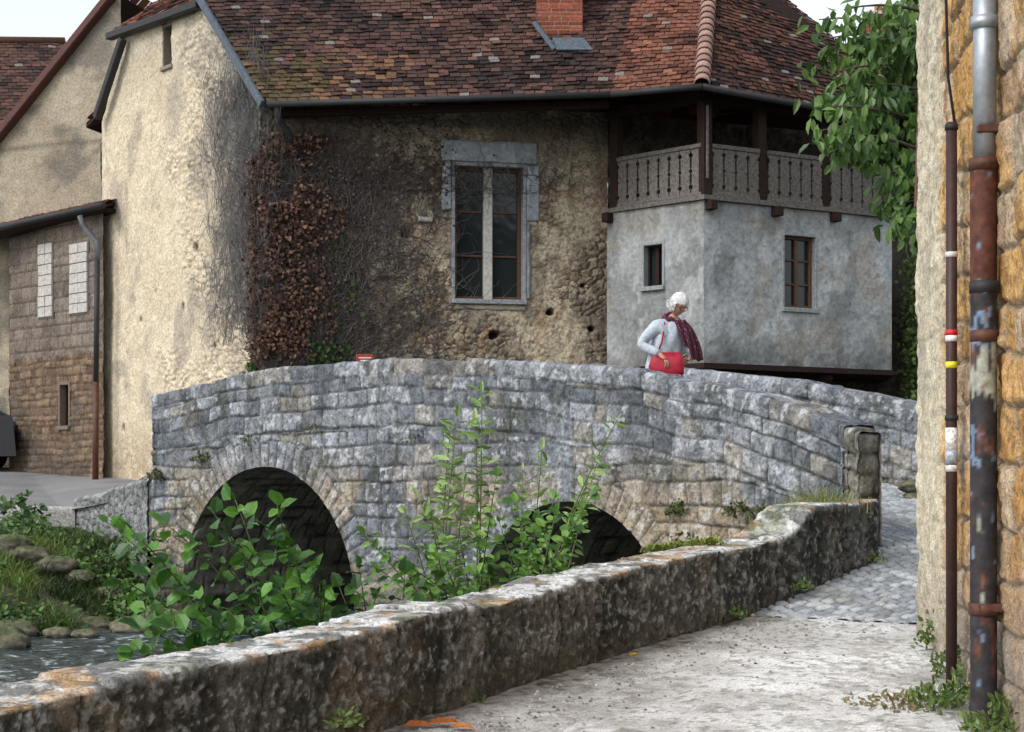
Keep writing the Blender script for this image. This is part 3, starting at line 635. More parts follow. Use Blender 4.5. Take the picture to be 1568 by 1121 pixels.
def railing(W_,u0,u1):
    W_.box('hand_rail',u0,u1,RZ,RZ+.06,-.09,.02,WOODG,house); W_.box('bottom_rail',u0,u1,AZ1+.075,AZ1+.12,-.08,.015,WOODG,house)
    n=max(1,round((u1-u0)/.19)); w=(u1-u0)/n; za=AZ1+.122; zb2=RZ-.002; H=zb2-za
    for k in range(n):
        x0=u0+k*w
        zs=np.linspace(0,1,41)
        def inset(t):
            s=.007
            for c_,r_,am in ((.14,.055,.038),(.86,.055,.038),(.5,.05,.03)): s=max(s,am*max(0,1-((t-c_)/r_)**2)**.5)
            if .2<t<.44 or .56<t<.8: s=max(s,.018)
            return s
        Lf=[(x0+inset(t),za+t*H) for t in zs]; Rg=[(x0+w-inset(t),za+t*H) for t in zs]
        V=[];Fc=[]; jj=random.uniform(-.004,.004)
        for d_ in (.0+jj,-.025+jj):
            for (a,b) in Lf: V.append(W_.pt(a,b,d_))
            for (a,b) in Rg: V.append(W_.pt(a,b,d_))
        m_=41
        for i in range(m_-1):
            Fc+=[(i,m_+i,m_+i+1,i+1),(2*m_+i,2*m_+i+1,3*m_+i+1,3*m_+i),(i,i+1,2*m_+i+1,2*m_+i),(m_+i,3*m_+i,3*m_+i+1,m_+i+1)]
        meshobj('railing_board',V,Fc,WOODG,house)
railing(WL,WL.uz(945,250)[0],WL.L-.04)
us=[.15]+[WR.uz(px,250)[0] for px in (1170,1266,1358)]
for i in range(3): railing(WR,us[i]+(.08 if i else 0),us[i+1]-.08)
# =============== IVY ===============
ivy=empty('ivy_plant')
def ivyl(n,fn,seed,cola,colb,size,nm,p=1.5):
    r=np.random.default_rng(seed); P=[];N=[];D=[]
    for _ in range(n):
        q,nn=fn(r); P.append(q); N.append(np.array([nn[0],nn[1],.5])+r.normal(0,.5,3)); D.append(r.normal(0,.5,3)+[0,0,-1])
    return leaves(nm,P,D,N,size*(.5+.9*r.random(n)),size*(.5+.7*r.random(n)),mix(cola,colb,r.random(n)**p),DRYLEAF,ivy)
def dens(u,z): return float(fbm(np.array(u*2.2+5),np.array(z*1.6),3,77))
def f1(r):
    while True:
        u=r.random()*1.9; z=r.uniform(.2,4.95); lim=1.05-.3*abs(z-2.2)/2.3+.5*(float(vn(np.array(z*1.6),np.array(0.),5))-.5)
        if u<lim*1.4 and r.random()<1.2-.85*u/lim and dens(u,z)>.33+.14*r.random(): return W1.pt(u-.06,z,.02+r.random()**2*.22),W1.n
ivyl(7200,f1,1,C(.035,.022,.018),C(.20,.115,.08),.058,'dry_leaves',1.5)
def f2(r):
    u=WG.L-abs(r.normal(0,.12)); z=r.uniform(.2,4.6); return WG.pt(u,z,.03+r.random()*.1),WG.n
ivyl(1400,f2,2,C(.045,.027,.02),C(.19,.11,.08),.06,'dry_leaves')
def f3(r):
    u=.45+abs(r.normal(0,.3)); z=r.uniform(.2,1.9)*1.0; return W1.pt(u+.25,z,.05+r.random()*.12),W1.n
ivyl(500,f3,3,C(.015,.035,.01),C(.05,.10,.025),.075,'green_leaves')
def f3b(r):
    z=r.uniform(.4,3.6); return W1.pt(1.15+.15*math.sin(z*3)+r.normal(0,.1),z,.05+r.random()*.1),W1.n
ivyl(110,f3b,31,C(.015,.035,.01),C(.05,.09,.025),.07,'green_leaves')
def f4(r):
    u=WG.L-.02-abs(r.normal(0,.1)); z=r.uniform(.2,1.6); return WG.pt(u,z,.05+r.random()*.12),WG.n
ivyl(420,f4,4,C(.03,.07,.015),C(.12,.19,.045),.075,'green_leaves')
VBARK=vmat('vine_bark',.9,40,.2,.003,.5,color=(.10,.085,.08))
def vines(W_,n,ufn,zlo,zhi,seed,side,nm,wmax=.009,Lr=(.5,1.6),mat=VBARK):
    r=np.random.default_rng(seed); V=[];Fc=[]
    for _ in range(n):
        u=ufn(r); z=r.uniform(zlo,zhi*.85); L=r.uniform(*Lr); a=math.pi/2+r.normal(0,side); m_=int(L/.05); k0=len(V); w=r.uniform(.003,wmax); dd0=r.uniform(.02,.09)
        for i in range(m_):
            a+=r.normal(0,.28); a+=(math.pi/2-a)*.04; u+=math.cos(a)*.05; z+=math.sin(a)*.05; ww=w*(1-.8*i/m_); dd=dd0+.02*math.sin(i*.6+u*9)
            V+= [W_.pt(u-ww*math.sin(a),z+ww*math.cos(a),dd),W_.pt(u,z,dd+ww*1.6),W_.pt(u+ww*math.sin(a),z-ww*math.cos(a),dd)]
            if z>zhi: m_=i+1; break
        for i in range(m_-1):
            q=k0+i*3; Fc+=[(q,q+1,q+4,q+3),(q+1,q+2,q+5,q+4)]
    npmesh(nm,np.array(V),np.array(Fc),mat,ivy)
vines(W1,2600,lambda r:.2+min(abs(r.normal(0,1.05)),2.4),.1,5.0,11,.8,'dead_vine_stems')
vines(W1,500,lambda r:r.uniform(.3,4.6),4.1,5.2,14,1.2,'dead_vine_stems',.006,(.3,.8))
VB2=vmat('vine_bark_grey',.9,40,.2,.003,.4,color=(.13,.125,.125))
vines(WG,900,lambda r:WG.L-.02-min(abs(r.normal(0,.65)),1.9),1.8,6.6,12,.3,'dead_vine_stems',.006,(.5,1.8),VB2)
def f5(r): return W1.pt(.5+r.random()*2.4,4.5+r.normal(0,.3),.06+r.random()*.1),W1.n
ivyl(420,f5,6,C(.04,.03,.026),C(.12,.08,.06),.045,'dry_leaves')
def f6(r): return W1.pt(.3+abs(r.normal(0,.9)),r.uniform(.2,4.9),.05+r.random()*.1),W1.n
ivyl(1600,f6,7,C(.04,.032,.029),C(.14,.10,.085),.04,'dry_leaves')

# =============== LEFT WING ===============
wing=empty('lean_to_house')
wa=S(-260,0,34.5)[:2]; wb=S(158,0,28.55)[:2]; wm=S(14,0,30.9)[:2]
WW=Wall(wm,wb)
def p_wing(U,Z):
    d,i,j=ashlar(U,Z,.22,.42,160,.01); d2,i2,j2=ashlar(U,Z,.12,.22,161,.05); g=fbm(U*7,Z*7,4,162); g3=fbm(U*20,Z*20,3,164)
    lo=Z<2.0+.1*(g-.5); dd=np.where(lo,d2,d); c=mix(C(.14,.11,.085),C(.24,.20,.17),i*.5+g*.5); c2=mix(C(.09,.06,.04),C(.26,.18,.12),i2*.7+g*.3); c=np.where(lo[...,None],c2,c)
    c=mix(c,C(.05,.04,.03),(1-sm(dd,0,.02))*.7); c=mix(c,C(.085,.07,.06),sm(fbm(U*1.5,Z*1.5,4,163),.45,.65)*.6); c=mix(c,c*.5,sm(g3,.55,.7)*.6)
    return -.02*(1-sm(dd,0,.025))+.03*(g-.5)+np.where(lo,.03*(i2-.5),0),c
q0,q1=WW.uz(92,590),WW.uz(105,652)
WW.panel('wing_wall',-1.2,4.45,.025,p_wing,STONE,wing,[(q0[0]-.02,q1[0]+.02,q1[1],q0[1])])
WW.window(wing,q0[0],q1[0],q1[1],q0[1],.15,WOODD,None,0,cm('brown_reveal',(.16,.12,.09),.9),.05,.03,.01)
for a,b,t,bo in ((60,81,373,486),(108,135,372,480)):
    x0,_=WW.uz(a,400);x1,_=WW.uz(b,400);zt_=WW.uz((a+b)/2,t)[1];zb_=WW.uz((a+b)/2,bo)[1]
    WW.box('shutter_border',x0-.03,x1+.03,zb_-.03,zt_+.03,-.05,.012,WOODG,wing)
    nn=7
    for k in range(nn):
        z_=zb_+(zt_-zb_)*k/nn; WW.box('pale_block',x0,(x0+x1)/2-.006,z_+.006,z_+(zt_-zb_)/nn-.006,-.02,.03+random.uniform(-.006,.006),SHUT,wing); WW.box('pale_block',(x0+x1)/2+.006,x1,z_+.006,z_+(zt_-zb_)/nn-.006,-.02,.032+random.uniform(-.006,.006),SHUT,wing)
Wall(wa+np.array([.9,1.6]),wm+np.array([.9,1.6])).panel('recess_wall',-1,4.5,.06,p_wing,STONE,wing)
Wall(wm+np.array([.9,1.6]),wm).panel('wing_return',-1,4.5,.06,p_wing,STONE,wing)
ea=S(-90,366,31.6); eb=S(160,311,28.25)
up_=np.array([.5,2.0,.55]); tiles('lean_to_roof',ea,eb,ea+up_,eb+up_,TILE,wing,.12,.18,seed=12)
tube('gutter',[ea+[0,-.06,-.04],eb+[0,-.06,-.04]],.06,DARKM,wing)
beam('soffit',ea+[.05,.25,-.08],eb+[.05,.25,-.08],.5,.06,WOODD,wing)
tube('downpipe',[S(122,330,28.4),S(127,345,28.45),S(149,372,28.35),S(149,400,28.3)],.045,ZINCD,wing)
tube('downpipe',[S(149,398,28.3),S(147,590,28.3)],.045,DARKM,wing); tube('downpipe',[S(147,585,28.3),S(146,745,28.3)],.052,RUST,wing)
bh=empty('plastered_house')
ba=S(-200,0,34)[:2]; bb=S(185,0,31.5)[:2]; WBH=Wall(ba,bb)
def bt_(u):
    k=[WBH.uz(p,q) for p,q in ((-200,460),(0,213),(172,0))]; sl=(k[2][1]-k[1][1])/(k[2][0]-k[1][0])
    return k[1][1]+(u-k[1][0])*sl
def p_bh(U,Z):
    f=fbm(U*.8,Z*.8,5,170);g=fbm(U*5,Z*5,4,171); c=mix(C(.24,.20,.145),C(.46,.40,.30),f*.6+g*.5-.05); c=mix(c,C(.13,.12,.105),sm(fbm(U*1.2,Z*1.8,5,172),.46,.62)*.7)
    ln=np.abs(Z-6.15+.1*(f-.5)); c=mix(c,C(.08,.07,.06),(1-sm(ln,.01,.05))*.7)
    return .04*(f-.5)+.03*(g-.5),c
WBH.panel('gable_wall',-1,bt_,.05,p_bh,PLASTER,bh)
kk=[WBH.uz(p,q) for p,q in ((-60,288),(178,-8))]
p0=WBH.pt(kk[0][0],kk[0][1],.05);p1=WBH.pt(kk[1][0],kk[1][1],.05)
beam('verge',p0,p1,.3,.14,cm('verge_tile',(.10,.045,.038),.8),bh)
bkv=np.array([1.5,6,0.]); tiles('roof_slope',p0+[0,.05,.06],p0+bkv,p1+[0,.05,.06],p1+bkv,TILE,bh,.25,.3,seed=14)
fh=empty('tiled_roof_house')
tiles('roof',S(-220,200,42),S(118,192,42),S(-220,62,45),S(98,66,45),TILE,fh,.16,.22,C(.035,.024,.022),C(.11,.055,.042),15,None,0,.35)
Wall(S(-220,0,42.2)[:2],S(110,0,42.2)[:2]).panel('wall',-1,8.4,.2,p_bh,PLASTER,fh)
Wall(S(110,0,42.2)[:2],S(150,0,48)[:2]).panel('side_wall',-1,8.4,.2,p_bh,PLASTER,fh)
tube('ridge_tiles',[S(-220,60,45),S(99,64,45)],.12,RUST,fh)
car=empty('parked_car')
cp=S(13,0,30.2); cz=float(zroad(cp[0],cp[1]))+.05
prof=[(0,.3),(0,.75),(.25,.9),(.9,.95),(1.5,1.4),(2.8,1.42),(3.6,.98),(4.1,.9),(4.15,.35)]
V=[];n=len(prof)
for s_ in (0,1.6):
    for a,b_ in prof: V.append((cp[0]-4.1+a,cp[1]+s_+.0,cz+b_))
o=bev(meshobj('body',V,[tuple(range(n)),tuple(range(n,2*n))[::-1]]+[(i,(i+1)%n,n+(i+1)%n,n+i) for i in range(n)],cm('car_paint',(.02,.02,.025),.25),car),.08,3)
V=[(cp[0]-4.1+a,cp[1]-.01,cz+b_) for a,b_ in ((1.05,.98),(1.55,1.33),(2.75,1.34),(3.4,1.0))]; meshobj('side_window',V,[(0,1,2,3)],GLASS,car)
for a in (.85,3.3):
    for s_ in (-.02,1.42):
        tube('wheel',[(cp[0]-4.1+a,cp[1]+s_,cz+.31),(cp[0]-4.1+a,cp[1]+s_+.2,cz+.31)],.31,BLACKM,car,20)

# =============== RIGHT HOUSE ===============
rh=empty('sandstone_house')
WRT=Wall((wallX(11.0),11.0),(wallX(3.0),3.0))
def p_sand(U,Z):
    d,i,j=ashlar(U,Z,.29,.36,180,.08); f=fbm(U*1.5,Z*1.5,4,181); g=fbm(U*9,Z*9,4,182); g3=fbm(U*30,Z*30,3,183)
    h=.024*sm(d,.0,.03)+.03*(i-.5)+.05*(g-.5)+.02*(g3-.5)
    c=mix(C(.36,.18,.05),C(.62,.40,.17),i*.5+g*.6); c=mix(c,C(.48,.40,.30),(j>.72)*.7); c=mix(c,C(.20,.08,.028),sm(g,.54,.7)*.65)
    c=mix(c,C(.13,.08,.045),sm(g3,.56,.7)*.6)
    c=mix(c,C(.30,.235,.165),(1-sm(d,.0,.035))*.85); c=mix(c,C(.08,.06,.04),(1-sm(d,.0,.010))*.4)
    pl=(1-sm(U,.95+.25*(f-.5),1.1+.25*(f-.5)))
    h=h*(1-pl*.8)+pl*(.05+.04*(g-.5)); pc=mix(C(.45,.39,.27),C(.66,.60,.47),g); pc=mix(pc,C(.25,.2,.14),sm(g3,.58,.7)*.5); c=mix(c,pc,pl)
    lowd=1-sm(Z,-1.1,-.1); c=mix(c,mix(C(.13,.11,.085),C(.34,.29,.24),g),np.clip(lowd*.9*(1-.5*pl),0,.9)); c=mix(c,C(.28,.25,.21),sm(fbm(U*2,Z*1.,4,185),.58,.7)*.5)
    return h,c
WRT.panel('side_wall',-1.7,5.0,.012,p_sand,STONEN,rh,(),0,3.9)
WRT.panel('side_wall_rear',-1.7,5.0,.06,p_sand,STONEN,rh,(),3.9,None)
Wall((7,11.6),(wallX(11.0),11.0)).panel('end_wall',-1.7,5.0,.05,p_bh,PLASTER,rh)
Wall((wallX(3),3),(7,3)).panel('front_wall',-1.7,5,.1,p_bh,PLASTER,rh); Wall((7,3),(7,11.6)).panel('far_wall',-1.7,5,.1,p_bh,PLASTER,rh)
tiles('roof',(1.95,2.6,4.9),(2.65,11.2,4.9),(4.6,2.6,7.4),(4.6,11.2,7.4),TILE,rh,.2,.25,seed=19); tiles('roof_b',(7.5,11.8,4.9),(7.5,2.6,4.9),(4.6,11.2,7.4),(4.6,2.6,7.4),TILE,rh,.2,.25,seed=20)
beam('shutter_edge',S(1420,60,11.08),S(1411,318,11.08),.05,.09,cm('old_shutter',(.12,.06,.045),.7),rh)
dp=empty('drainpipe')
def pip(name,px,y0,y1,d,r,mat,par,sides=18): return tube(name,[S(px,y0,d),S(px,y1,d)],r,mat,par,sides)
D8=8.2
PAINT=vmat('peeling_pipe_paint',.6,14,.3,.004,.4,.2)
def colpipe(name,px,y0,y1,d,r,fn,par):
    nz=260; na=24; z0=S(px,y1,d)[2]; z1=S(px,y0,d)[2]; x=S(px,0,d)[0]
    Z=np.linspace(z0,z1,nz)[:,None]; a=np.linspace(0,2*math.pi,na)[None]
    P=np.stack([x+r*np.cos(a)+0*Z,d+r*np.sin(a)+0*Z,Z+0*a],-1); c=fn(a+0*Z,Z+0*a); gridmesh(name,P,PAINT,c,None,par)
def fbig(a,z):
    py=720-z*F/D8; n1=fbm(a*2,z*9,4,200); n2=fbm(a*1.5+5,z*5,4,201)
    c=mix(C(.115,.04,.025),C(.06,.026,.02),n1); c=mix(c,C(.035,.032,.035),sm(py,425,445)); 
    pal=np.exp(-((py-582)/45)**2); c=mix(c,C(.36,.37,.30),sm(n2+pal*.45,.72,.8)*.9)
    bl=np.exp(-((py-500)/35)**2)+np.exp(-((py-690)/50)**2); c=mix(c,C(.16,.24,.34),sm(fbm(a*3,z*14,3,202)+bl*.25,.74,.80)*.8)
    c=mix(c,C(.16,.055,.03),sm(n1,.62,.7)*.6)
    return c
colpipe('cast_iron_section',1506,250,1110,D8,.064,fbig,dp)
pip('zinc_section',1508,-60,255,D8,.055,ZINC,dp)
for y,rr,mt in ((35,.064,ZINC),(252,.074,RUST),(440,.071,DARKM),(515,.068,RUST),(932,.074,RUST)): pip('collar',1507,y-9,y+9,D8,rr,mt,dp)
for y in (200,930): WRT.box('bracket',WRT.L-5.25,WRT.L-5.15,S(1506,y,D8)[2]-.02,S(1506,y,D8)[2]+.02,-.02,.14,RUST,dp)
sp=empty('conduit_pipe'); D9=9.2
pip('pipe',1457,188,1062,D9,.03,cm('brown_conduit',(.05,.025,.022),.5),sp); 
for y in (195,640): pip('clip',1457,y-4,y+4,D9,.036,DARKM,sp)
for y0,y1,cl,nm in ((386,394,(.6,.6,.6),'white'),(505,514,(.5,.02,.03),'red'),(514,523,(.75,.75,.75),'white'),(554,564,(.7,.6,.03),'yellow'),(655,690,(.7,.7,.7),'white'),(690,710,(.35,.38,.45),'blue'),(712,722,(.6,.6,.6),'white')):
    pip('sticker_'+nm,1457,y0,y1,D9,.0325,cm('sticker_'+nm,cl,.5,60,.3 if y0<600 else .6),sp)
tube('cable',[S(1448,-20,9.6),S(1452,120,9.6),S(1462,190,9.4)],.008,BLACKM,sp,6)
# =============== RIGHT BACKGROUND ===============
bg=empty('distant_house')
w0=S(1330,0,38)[:2]; w1=S(1520,0,38)[:2]
def p_och(U,Z):
    f=fbm(U,Z,3,210); return 0*U,mix(C(.45,.22,.10),C(.55,.32,.17),f)
Wall(w0,w1).panel('wall',-1,6,.1,p_och,PLASTER,bg)
tiles('roof',S(1325,330,37.6),S(1530,330,37.6),S(1345,64,41.5),S(1530,64,41.5),TILE,bg,.16,.2,seed=22)
c0=S(1330,62,41);c1=S(1370,62,41); brickstack(bg,c0[0],41,c1[0],41.5,9.0,S(0,22,41)[2])
for px in (1345,1358): tube('chimney_pot',[S(px,22,41.2),S(px,8,41.2)],.1,cm('pot',(.35,.12,.07),.8),bg)
WW2=Wall(S(1350,0,37.8)[:2],S(1440,0,37.8)[:2]); WW2.box('shutter',.6,.95,5.3,5.9,0,.05,WHITE,bg)
gw=empty('garden_wall'); Wall((6.0,29.5),(11,29.5)).panel('wall_body',-1.5,S(0,388,29.5)[2],.06,p_wing,STONE,gw)
gwz=S(0,388,29.5)[2]; slab('coping',[(6,29.35),(11,29.35),(11,29.8),(6,29.8)],gwz,gwz+.14,STONEP,gw)
r=np.random.default_rng(31); n=14000
hp=np.stack([r.uniform(6.25,8.6,n),26.9+r.normal(0,.3,n),r.uniform(-1.2,3.35,n)],1); hp[:,2]+=.2*np.sin(hp[:,0]*6); 
leaves('hedge',hp,r.normal(0,1,(n,3))+[0,0,-.3],r.normal(0,.6,(n,3))+[0,-1,.6],.09,.06,greens(n,C(.04,.09,.02),C(.24,.32,.08),3,1.2),LEAF)
# =============== TREE ===============
tree=empty('broadleaf_tree')
BARK=cm('bark',(.08,.065,.05),.9,20,.4,.8,bd=.02)
tp_=[(5.6,18.3,-1),(5.55,18.3,1.5),(5.4,18.3,3.5),(5.2,18.4,5.5),(5.0,18.6,7.5)]
tube('trunk',tp_,[.2,.17,.14,.1,.04],BARK,tree,12)
LP=[];LD=[];LN=[];LC=[]
r=np.random.default_rng(41)
tips=[(1255,95),(1262,30),(1300,15),(1290,110),(1262,165),(1285,190),(1275,225),(1310,235),(1340,215),(1350,150),(1320,60),(1380,60),(1395,130),(1400,200),(1375,260),(1390,310),(1360,305),(1405,340),(1370,20),(1350,100),(1325,180),(1300,150),(1400,-20),(1410,260),(1440,100),(1450,250),(1500,0),(1550,150),(1600,60),(1380,-80),(1480,-90),(1395,345),(1270,60),(1385,180),(1370,230),(1400,60),(1405,160),(1395,235),(1350,60),(1380,285),(1340,130),(1300,205),(1270,135),(1310,90),(1255,150),(1265,200),(1345,270),(1375,340)]
for (px,py) in tips:
    dd=18.3+r.uniform(-.9,.6); tip=S(px-8,py,dd); zz=min(6.8,max(1.8,tip[2]-.3+r.uniform(-.4,.3))); t0=np.array([5.45-.05*zz,18.35,zz])
    mid=(t0+tip)/2+[0,0,.45]; pts=[(1-t)**2*t0+2*t*(1-t)*mid+t*t*tip for t in np.linspace(0,1,10)]
    tube('branch',pts,np.linspace(.035,.006,10),BARK,tree,6); tone=r.random()
    for t in np.linspace(.35,1.0,15):
        p=(1-t)**2*t0+2*t*(1-t)*mid+t*t*tip
        for _ in range(5):
            q=p+r.normal(0,.075,3)-[0,0,.06]; LP.append(q); LD.append(r.normal(0,.5,3)+[0,0,-1.0]); LN.append(r.normal(0,.5,3)+[-.3,-.7,.5]); LC.append(np.clip(.6*r.random()+.4*tone,0,1))
n=len(LP); leaves('foliage',LP,LD,LN,.165*(.7+.6*r.random(n)),.075,mix(C(.03,.075,.015),C(.17,.29,.065),np.array(LC)**1.2),LEAF,tree)
# =============== SHRUBS ===============
STEM=cm('green_stem',(.10,.12,.05),.7)
def shrub(name,root,tips,dep,leafL,leafW,step,seed,ca,cb,arch=.25,start=.25,flat=False,depj=.45,lj=(.4,.85)):
    par=empty(name); r=np.random.default_rng(seed); P=[];D=[];N=[];V=[]
    for (px,py) in tips:
        tip=S(px,py,dep+r.uniform(-depj,depj)); t0=np.array(root)+r.normal(0,.15,3)*[1.5,1,.3]
        mid=(t0+tip)/2+np.array([0,0,arch])+r.normal(0,.06,3)
        pts=[(1-t)**2*t0+2*t*(1-t)*mid+t*t*tip for t in np.linspace(0,1,12)]
        tube('stem',pts,np.linspace(.010,.003,12),STEM,par,5)
        L=np.linalg.norm(tip-t0)*1.05; m_=int(L*(1-start)/step)
        for k in range(m_+1):
            t=start+(1-start)*k/max(m_,1); p=(1-t)**2*t0+2*t*(1-t)*mid+t*t*tip; tg=norm(2*(1-t)*(mid-t0)+2*t*(tip-mid))
            sd=norm(np.cross(tg,r.normal(0,.5,3)+[0,-.6,.8]))
            for sg in ((1,-1) if not flat else (1 if k%2 else -1,)):
                P.append(p+r.normal(0,.012,3)); D.append(sd*sg+tg*.5+r.normal(0,.3,3)+[0,0,-.25]); N.append(r.normal(0,.55,3)+[-.2,-.45,.8])
        P.append(tip);D.append(tg);N.append(np.array([0,-.5,.8]))
    n=len(P); sz=(lj[0]+lj[1]*r.random(n)); leaves('foliage',P,D,N,leafL*sz,leafW*sz,greens(n,ca,cb,seed,1.3),LEAF,par)
G1a=C(.018,.065,.010);G1b=C(.11,.27,.035)
shrub('hazel_shrub',(-1.15,10.3,-1.75),[(165,800),(182,888),(205,995),(225,935),(215,960),(330,790),(360,765),(425,775),(450,850),(478,868),(352,830),(265,960),(300,1000),(400,900),(375,955),(440,940),(500,905),(525,940),(250,800),(290,905),(230,880),(340,930),(410,810),(470,930),(200,810),(300,830),(320,960),(250,985),(390,850),(430,890)],9.6,.115,.085,.052,51,G1a,G1b,.3,.42,True)
shrub('hazel_shrub.001',(-.9,10.0,-1.7),[(550,870),(580,905),(520,900),(600,920),(545,930),(640,900),(490,900),(560,960),(620,880),(500,960),(530,975),(460,960),(590,950),(640,930),(470,985),(540,900),(400,990),(360,1000)],9.6,.09,.065,.05,57,G1a,G1b,.15,.3,True)
BA=C(.11,.20,.045);BBc=C(.36,.50,.18)
shrub('buddleia_shrub',(-.3,11.0,-1.75),[(738,602),(700,640),(682,700),(728,650),(712,740),(640,762),(622,790),(690,660)],11.2,.11,.034,.058,52,BA,BBc,.1,.4)
shrub('buddleia_shrub.001',(.1,11.2,-1.7),[(946,642),(915,705),(900,740),(880,775),(830,690),(800,720)],11.6,.09,.03,.058,53,BA,BBc,.15,.45)
shrub('elder_shrub',(-.1,11.0,-1.7),[(905,760),(880,800),(850,790),(820,800),(790,770),(765,800),(740,840),(700,840),(680,860),(655,850),(720,790),(860,850),(810,850),(780,880),(690,900),(640,880),(760,730),(835,830),(600,850),(560,820),(730,880),(850,760),(890,780),(800,830),(760,860),(620,870),(580,870),(660,790),(750,880)],10.9,.08,.052,.055,54,C(.035,.105,.015),C(.20,.38,.065),.15,.38)
shrub('bush',(-7.3,22.4,-1.2),[(45,755),(30,770),(60,775),(20,790),(70,790),(50,800),(35,810),(10,800),(78,810),(55,830),(25,830),(40,780),(60,800),(15,820),(45,820),(70,830)],23,.12,.09,.04,55,C(.02,.05,.012),C(.08,.17,.035),.0,.2,False,.25)
shrub('bush.001',(-5.6,20.9,-1.3),[(120,830),(150,815),(170,840),(140,860),(190,830),(210,860),(100,850),(180,870),(160,890),(225,840),(245,820),(240,870)],21,.10,.06,.045,56,C(.02,.055,.012),C(.11,.21,.045),.0,.2,False,.4)
r=np.random.default_rng(61); n=34000
gx=r.uniform(-11,-3.3,n*2); gy_=r.uniform(15.5,24,n*2); dl=XL(gy_)-gx
k=(dl>.05)&(gy_<23.3-1.0*np.clip(gx+6.2,0,9)*1.35)&((fbm(gx*1.6,gy_*1.6,3,62)>.40)|(dl>1.6)); gx=gx[k];gy_=gy_[k]; n=len(gx)
P=np.stack([gx,gy_,terr(gx,gy_)-.03],1); tall=(.30+1.1*fbm(gx*1.6,gy_*1.6,3,63))*(1-.75*sm(gy_,20.5,23)*sm(-gx,5.5,6.5))
blades('bank_grass',P,(.08+.32*r.random(n))*tall,.010+.010*r.random(n),.6+.9*r.random(n),mix(C(.018,.045,.01),C(.22,.32,.07),np.clip(r.random(n)*.5+2.0*(fbm(gx*1.9,gy_*1.9,4,64)-.42),0,1)),LEAF,None,65)
n=9000; gx=r.uniform(-9,-3.4,n*2); gy_=r.uniform(17,22.4,n*2); dl=XL(gy_)-gx; k=(dl>.2)&(fbm(gx*1.4,gy_*1.4,3,66)>.47)&(gy_<22.6-1.2*np.clip(gx+6.2,0,9)); gx=gx[k];gy_=gy_[k];n=len(gx)
P=np.stack([gx,gy_,terr(gx,gy_)+r.random(n)*.26],1)
leaves('bank_weeds',P,r.normal(0,1,(n,3)),r.normal(0,.4,(n,3))+[0,-.4,1],.08*(.5+r.random(n)),.05,greens(n,C(.02,.06,.012),C(.13,.23,.05),8),LEAF)
ROCK=vmat('mossy_rock',.85,14,.6,.02,.5)
def rock(p,s,seed,nm='boulder'):
    nu,nv=40,24; a=np.linspace(0,2*math.pi,nu)[None];b_=np.linspace(0,math.pi,nv)[:,None]
    x=np.sin(b_)*np.cos(a);y=np.sin(b_)*np.sin(a);z=np.cos(b_)+0*a
    d=1+.7*(fbm(x*1.7+seed+3,y*1.7+z*1.3+9,4,seed)-.5)+.12*(fbm(x*6,y*6+z*5,3,seed+2)-.5)
    P=np.stack([p[0]+x*d*s[0],p[1]+y*d*s[1],p[2]+z*d*s[2]],-1); c=mix(C(.07,.065,.05),C(.25,.22,.16),fbm(x*3+7,y*3+z*3+7,3,seed+1)); c=mix(c,C(.05,.08,.018),sm(z,.1,.7)*.6)
    gridmesh(nm,P,ROCK,c)
for k,(px,py,w) in enumerate(((20,965,.3),(60,958,.25),(105,950,.32),(150,955,.22),(5,940,.35),(250,950,.3),(200,960,.25),(-30,985,.5),(40,930,.3),(120,925,.2),(80,940,.28),(165,940,.2),(10,915,.25),(90,968,.16),(130,970,.14))):
    dd=(-WZ-.02)*F/(py-720+4); p=S(px,py,min(dd,20.5)); zz_=WZ+.04 if py>945 else float(terr(np.array(p[0]),np.array(p[1])))+.05; rock((p[0],p[1],zz_),(w,w*.7,w*.45),80+k)
for k,(px,py,w) in enumerate(((1395,772,.22),(1415,765,.2),(1378,778,.14),(1425,745,.22),(1405,745,.18))):
    p=S(px,py,16.4); rock(p,(w,w*.6,w*.4),95+k,'rubble_stone')
def weed(name,c,n,rad,h,seed,ca=C(.05,.1,.02),cb=C(.2,.26,.08),L=.045):
    r=np.random.default_rng(seed); a=r.random(n)*6.28; q=rad*r.random(n)**.6
    P=np.stack([c[0]+q*np.cos(a),c[1]+q*np.sin(a),c[2]+h*r.random(n)*(1-q/rad*.7)],1)
    leaves(name,P,r.normal(0,.7,(n,3))+[0,0,.7],r.normal(0,.5,(n,3))+[0,-.6,.7],L*(.5+r.random(n)),L*.55,mix(ca,cb,r.random(n)),LEAF)
weed('weeds',(2.28,8.55,-1.2),420,.28,.2,1); weed('weeds',(2.3,7.95,-1.25),300,.2,.22,2); weed('weeds',(2.0,8.7,-1.21),260,.3,.05,3,C(.14,.12,.06),C(.3,.26,.12),.035)
weed('weeds',(2.42,9.4,-1.15),90,.1,.25,4); weed('weeds',(2.5,10.2,-1.08),60,.08,.3,5)
for k,(px,py,d_,n_) in enumerate(((803,1045,9.7,90),(1212,903,12.0,60),(1112,945,11.35,60),(510,1112,7.5,70),(700,1075,8.7,40),(1330,860,12.9,30))):
    weed('wall_weeds',S(px,py,d_)+[.06,-.05,0],n_,.08,.09,20+k,L=.035)
for k,(px,py,d_) in enumerate(((310,708,20.35),(240,735,20.9),(1040,790,15.2),(1130,790,14.55),(1165,800,14.3),(1045,835,13.4),(630,680,17.7),(480,665,18.9),(385,680,19.6))):
    weed('bridge_moss',S(px,py,d_)+[0,-.02,0],150 if k in(0,1,2,3,4) else 30,.13,.16,40+k,C(.02,.035,.01),C(.12,.14,.04),.04)
r=np.random.default_rng(9)
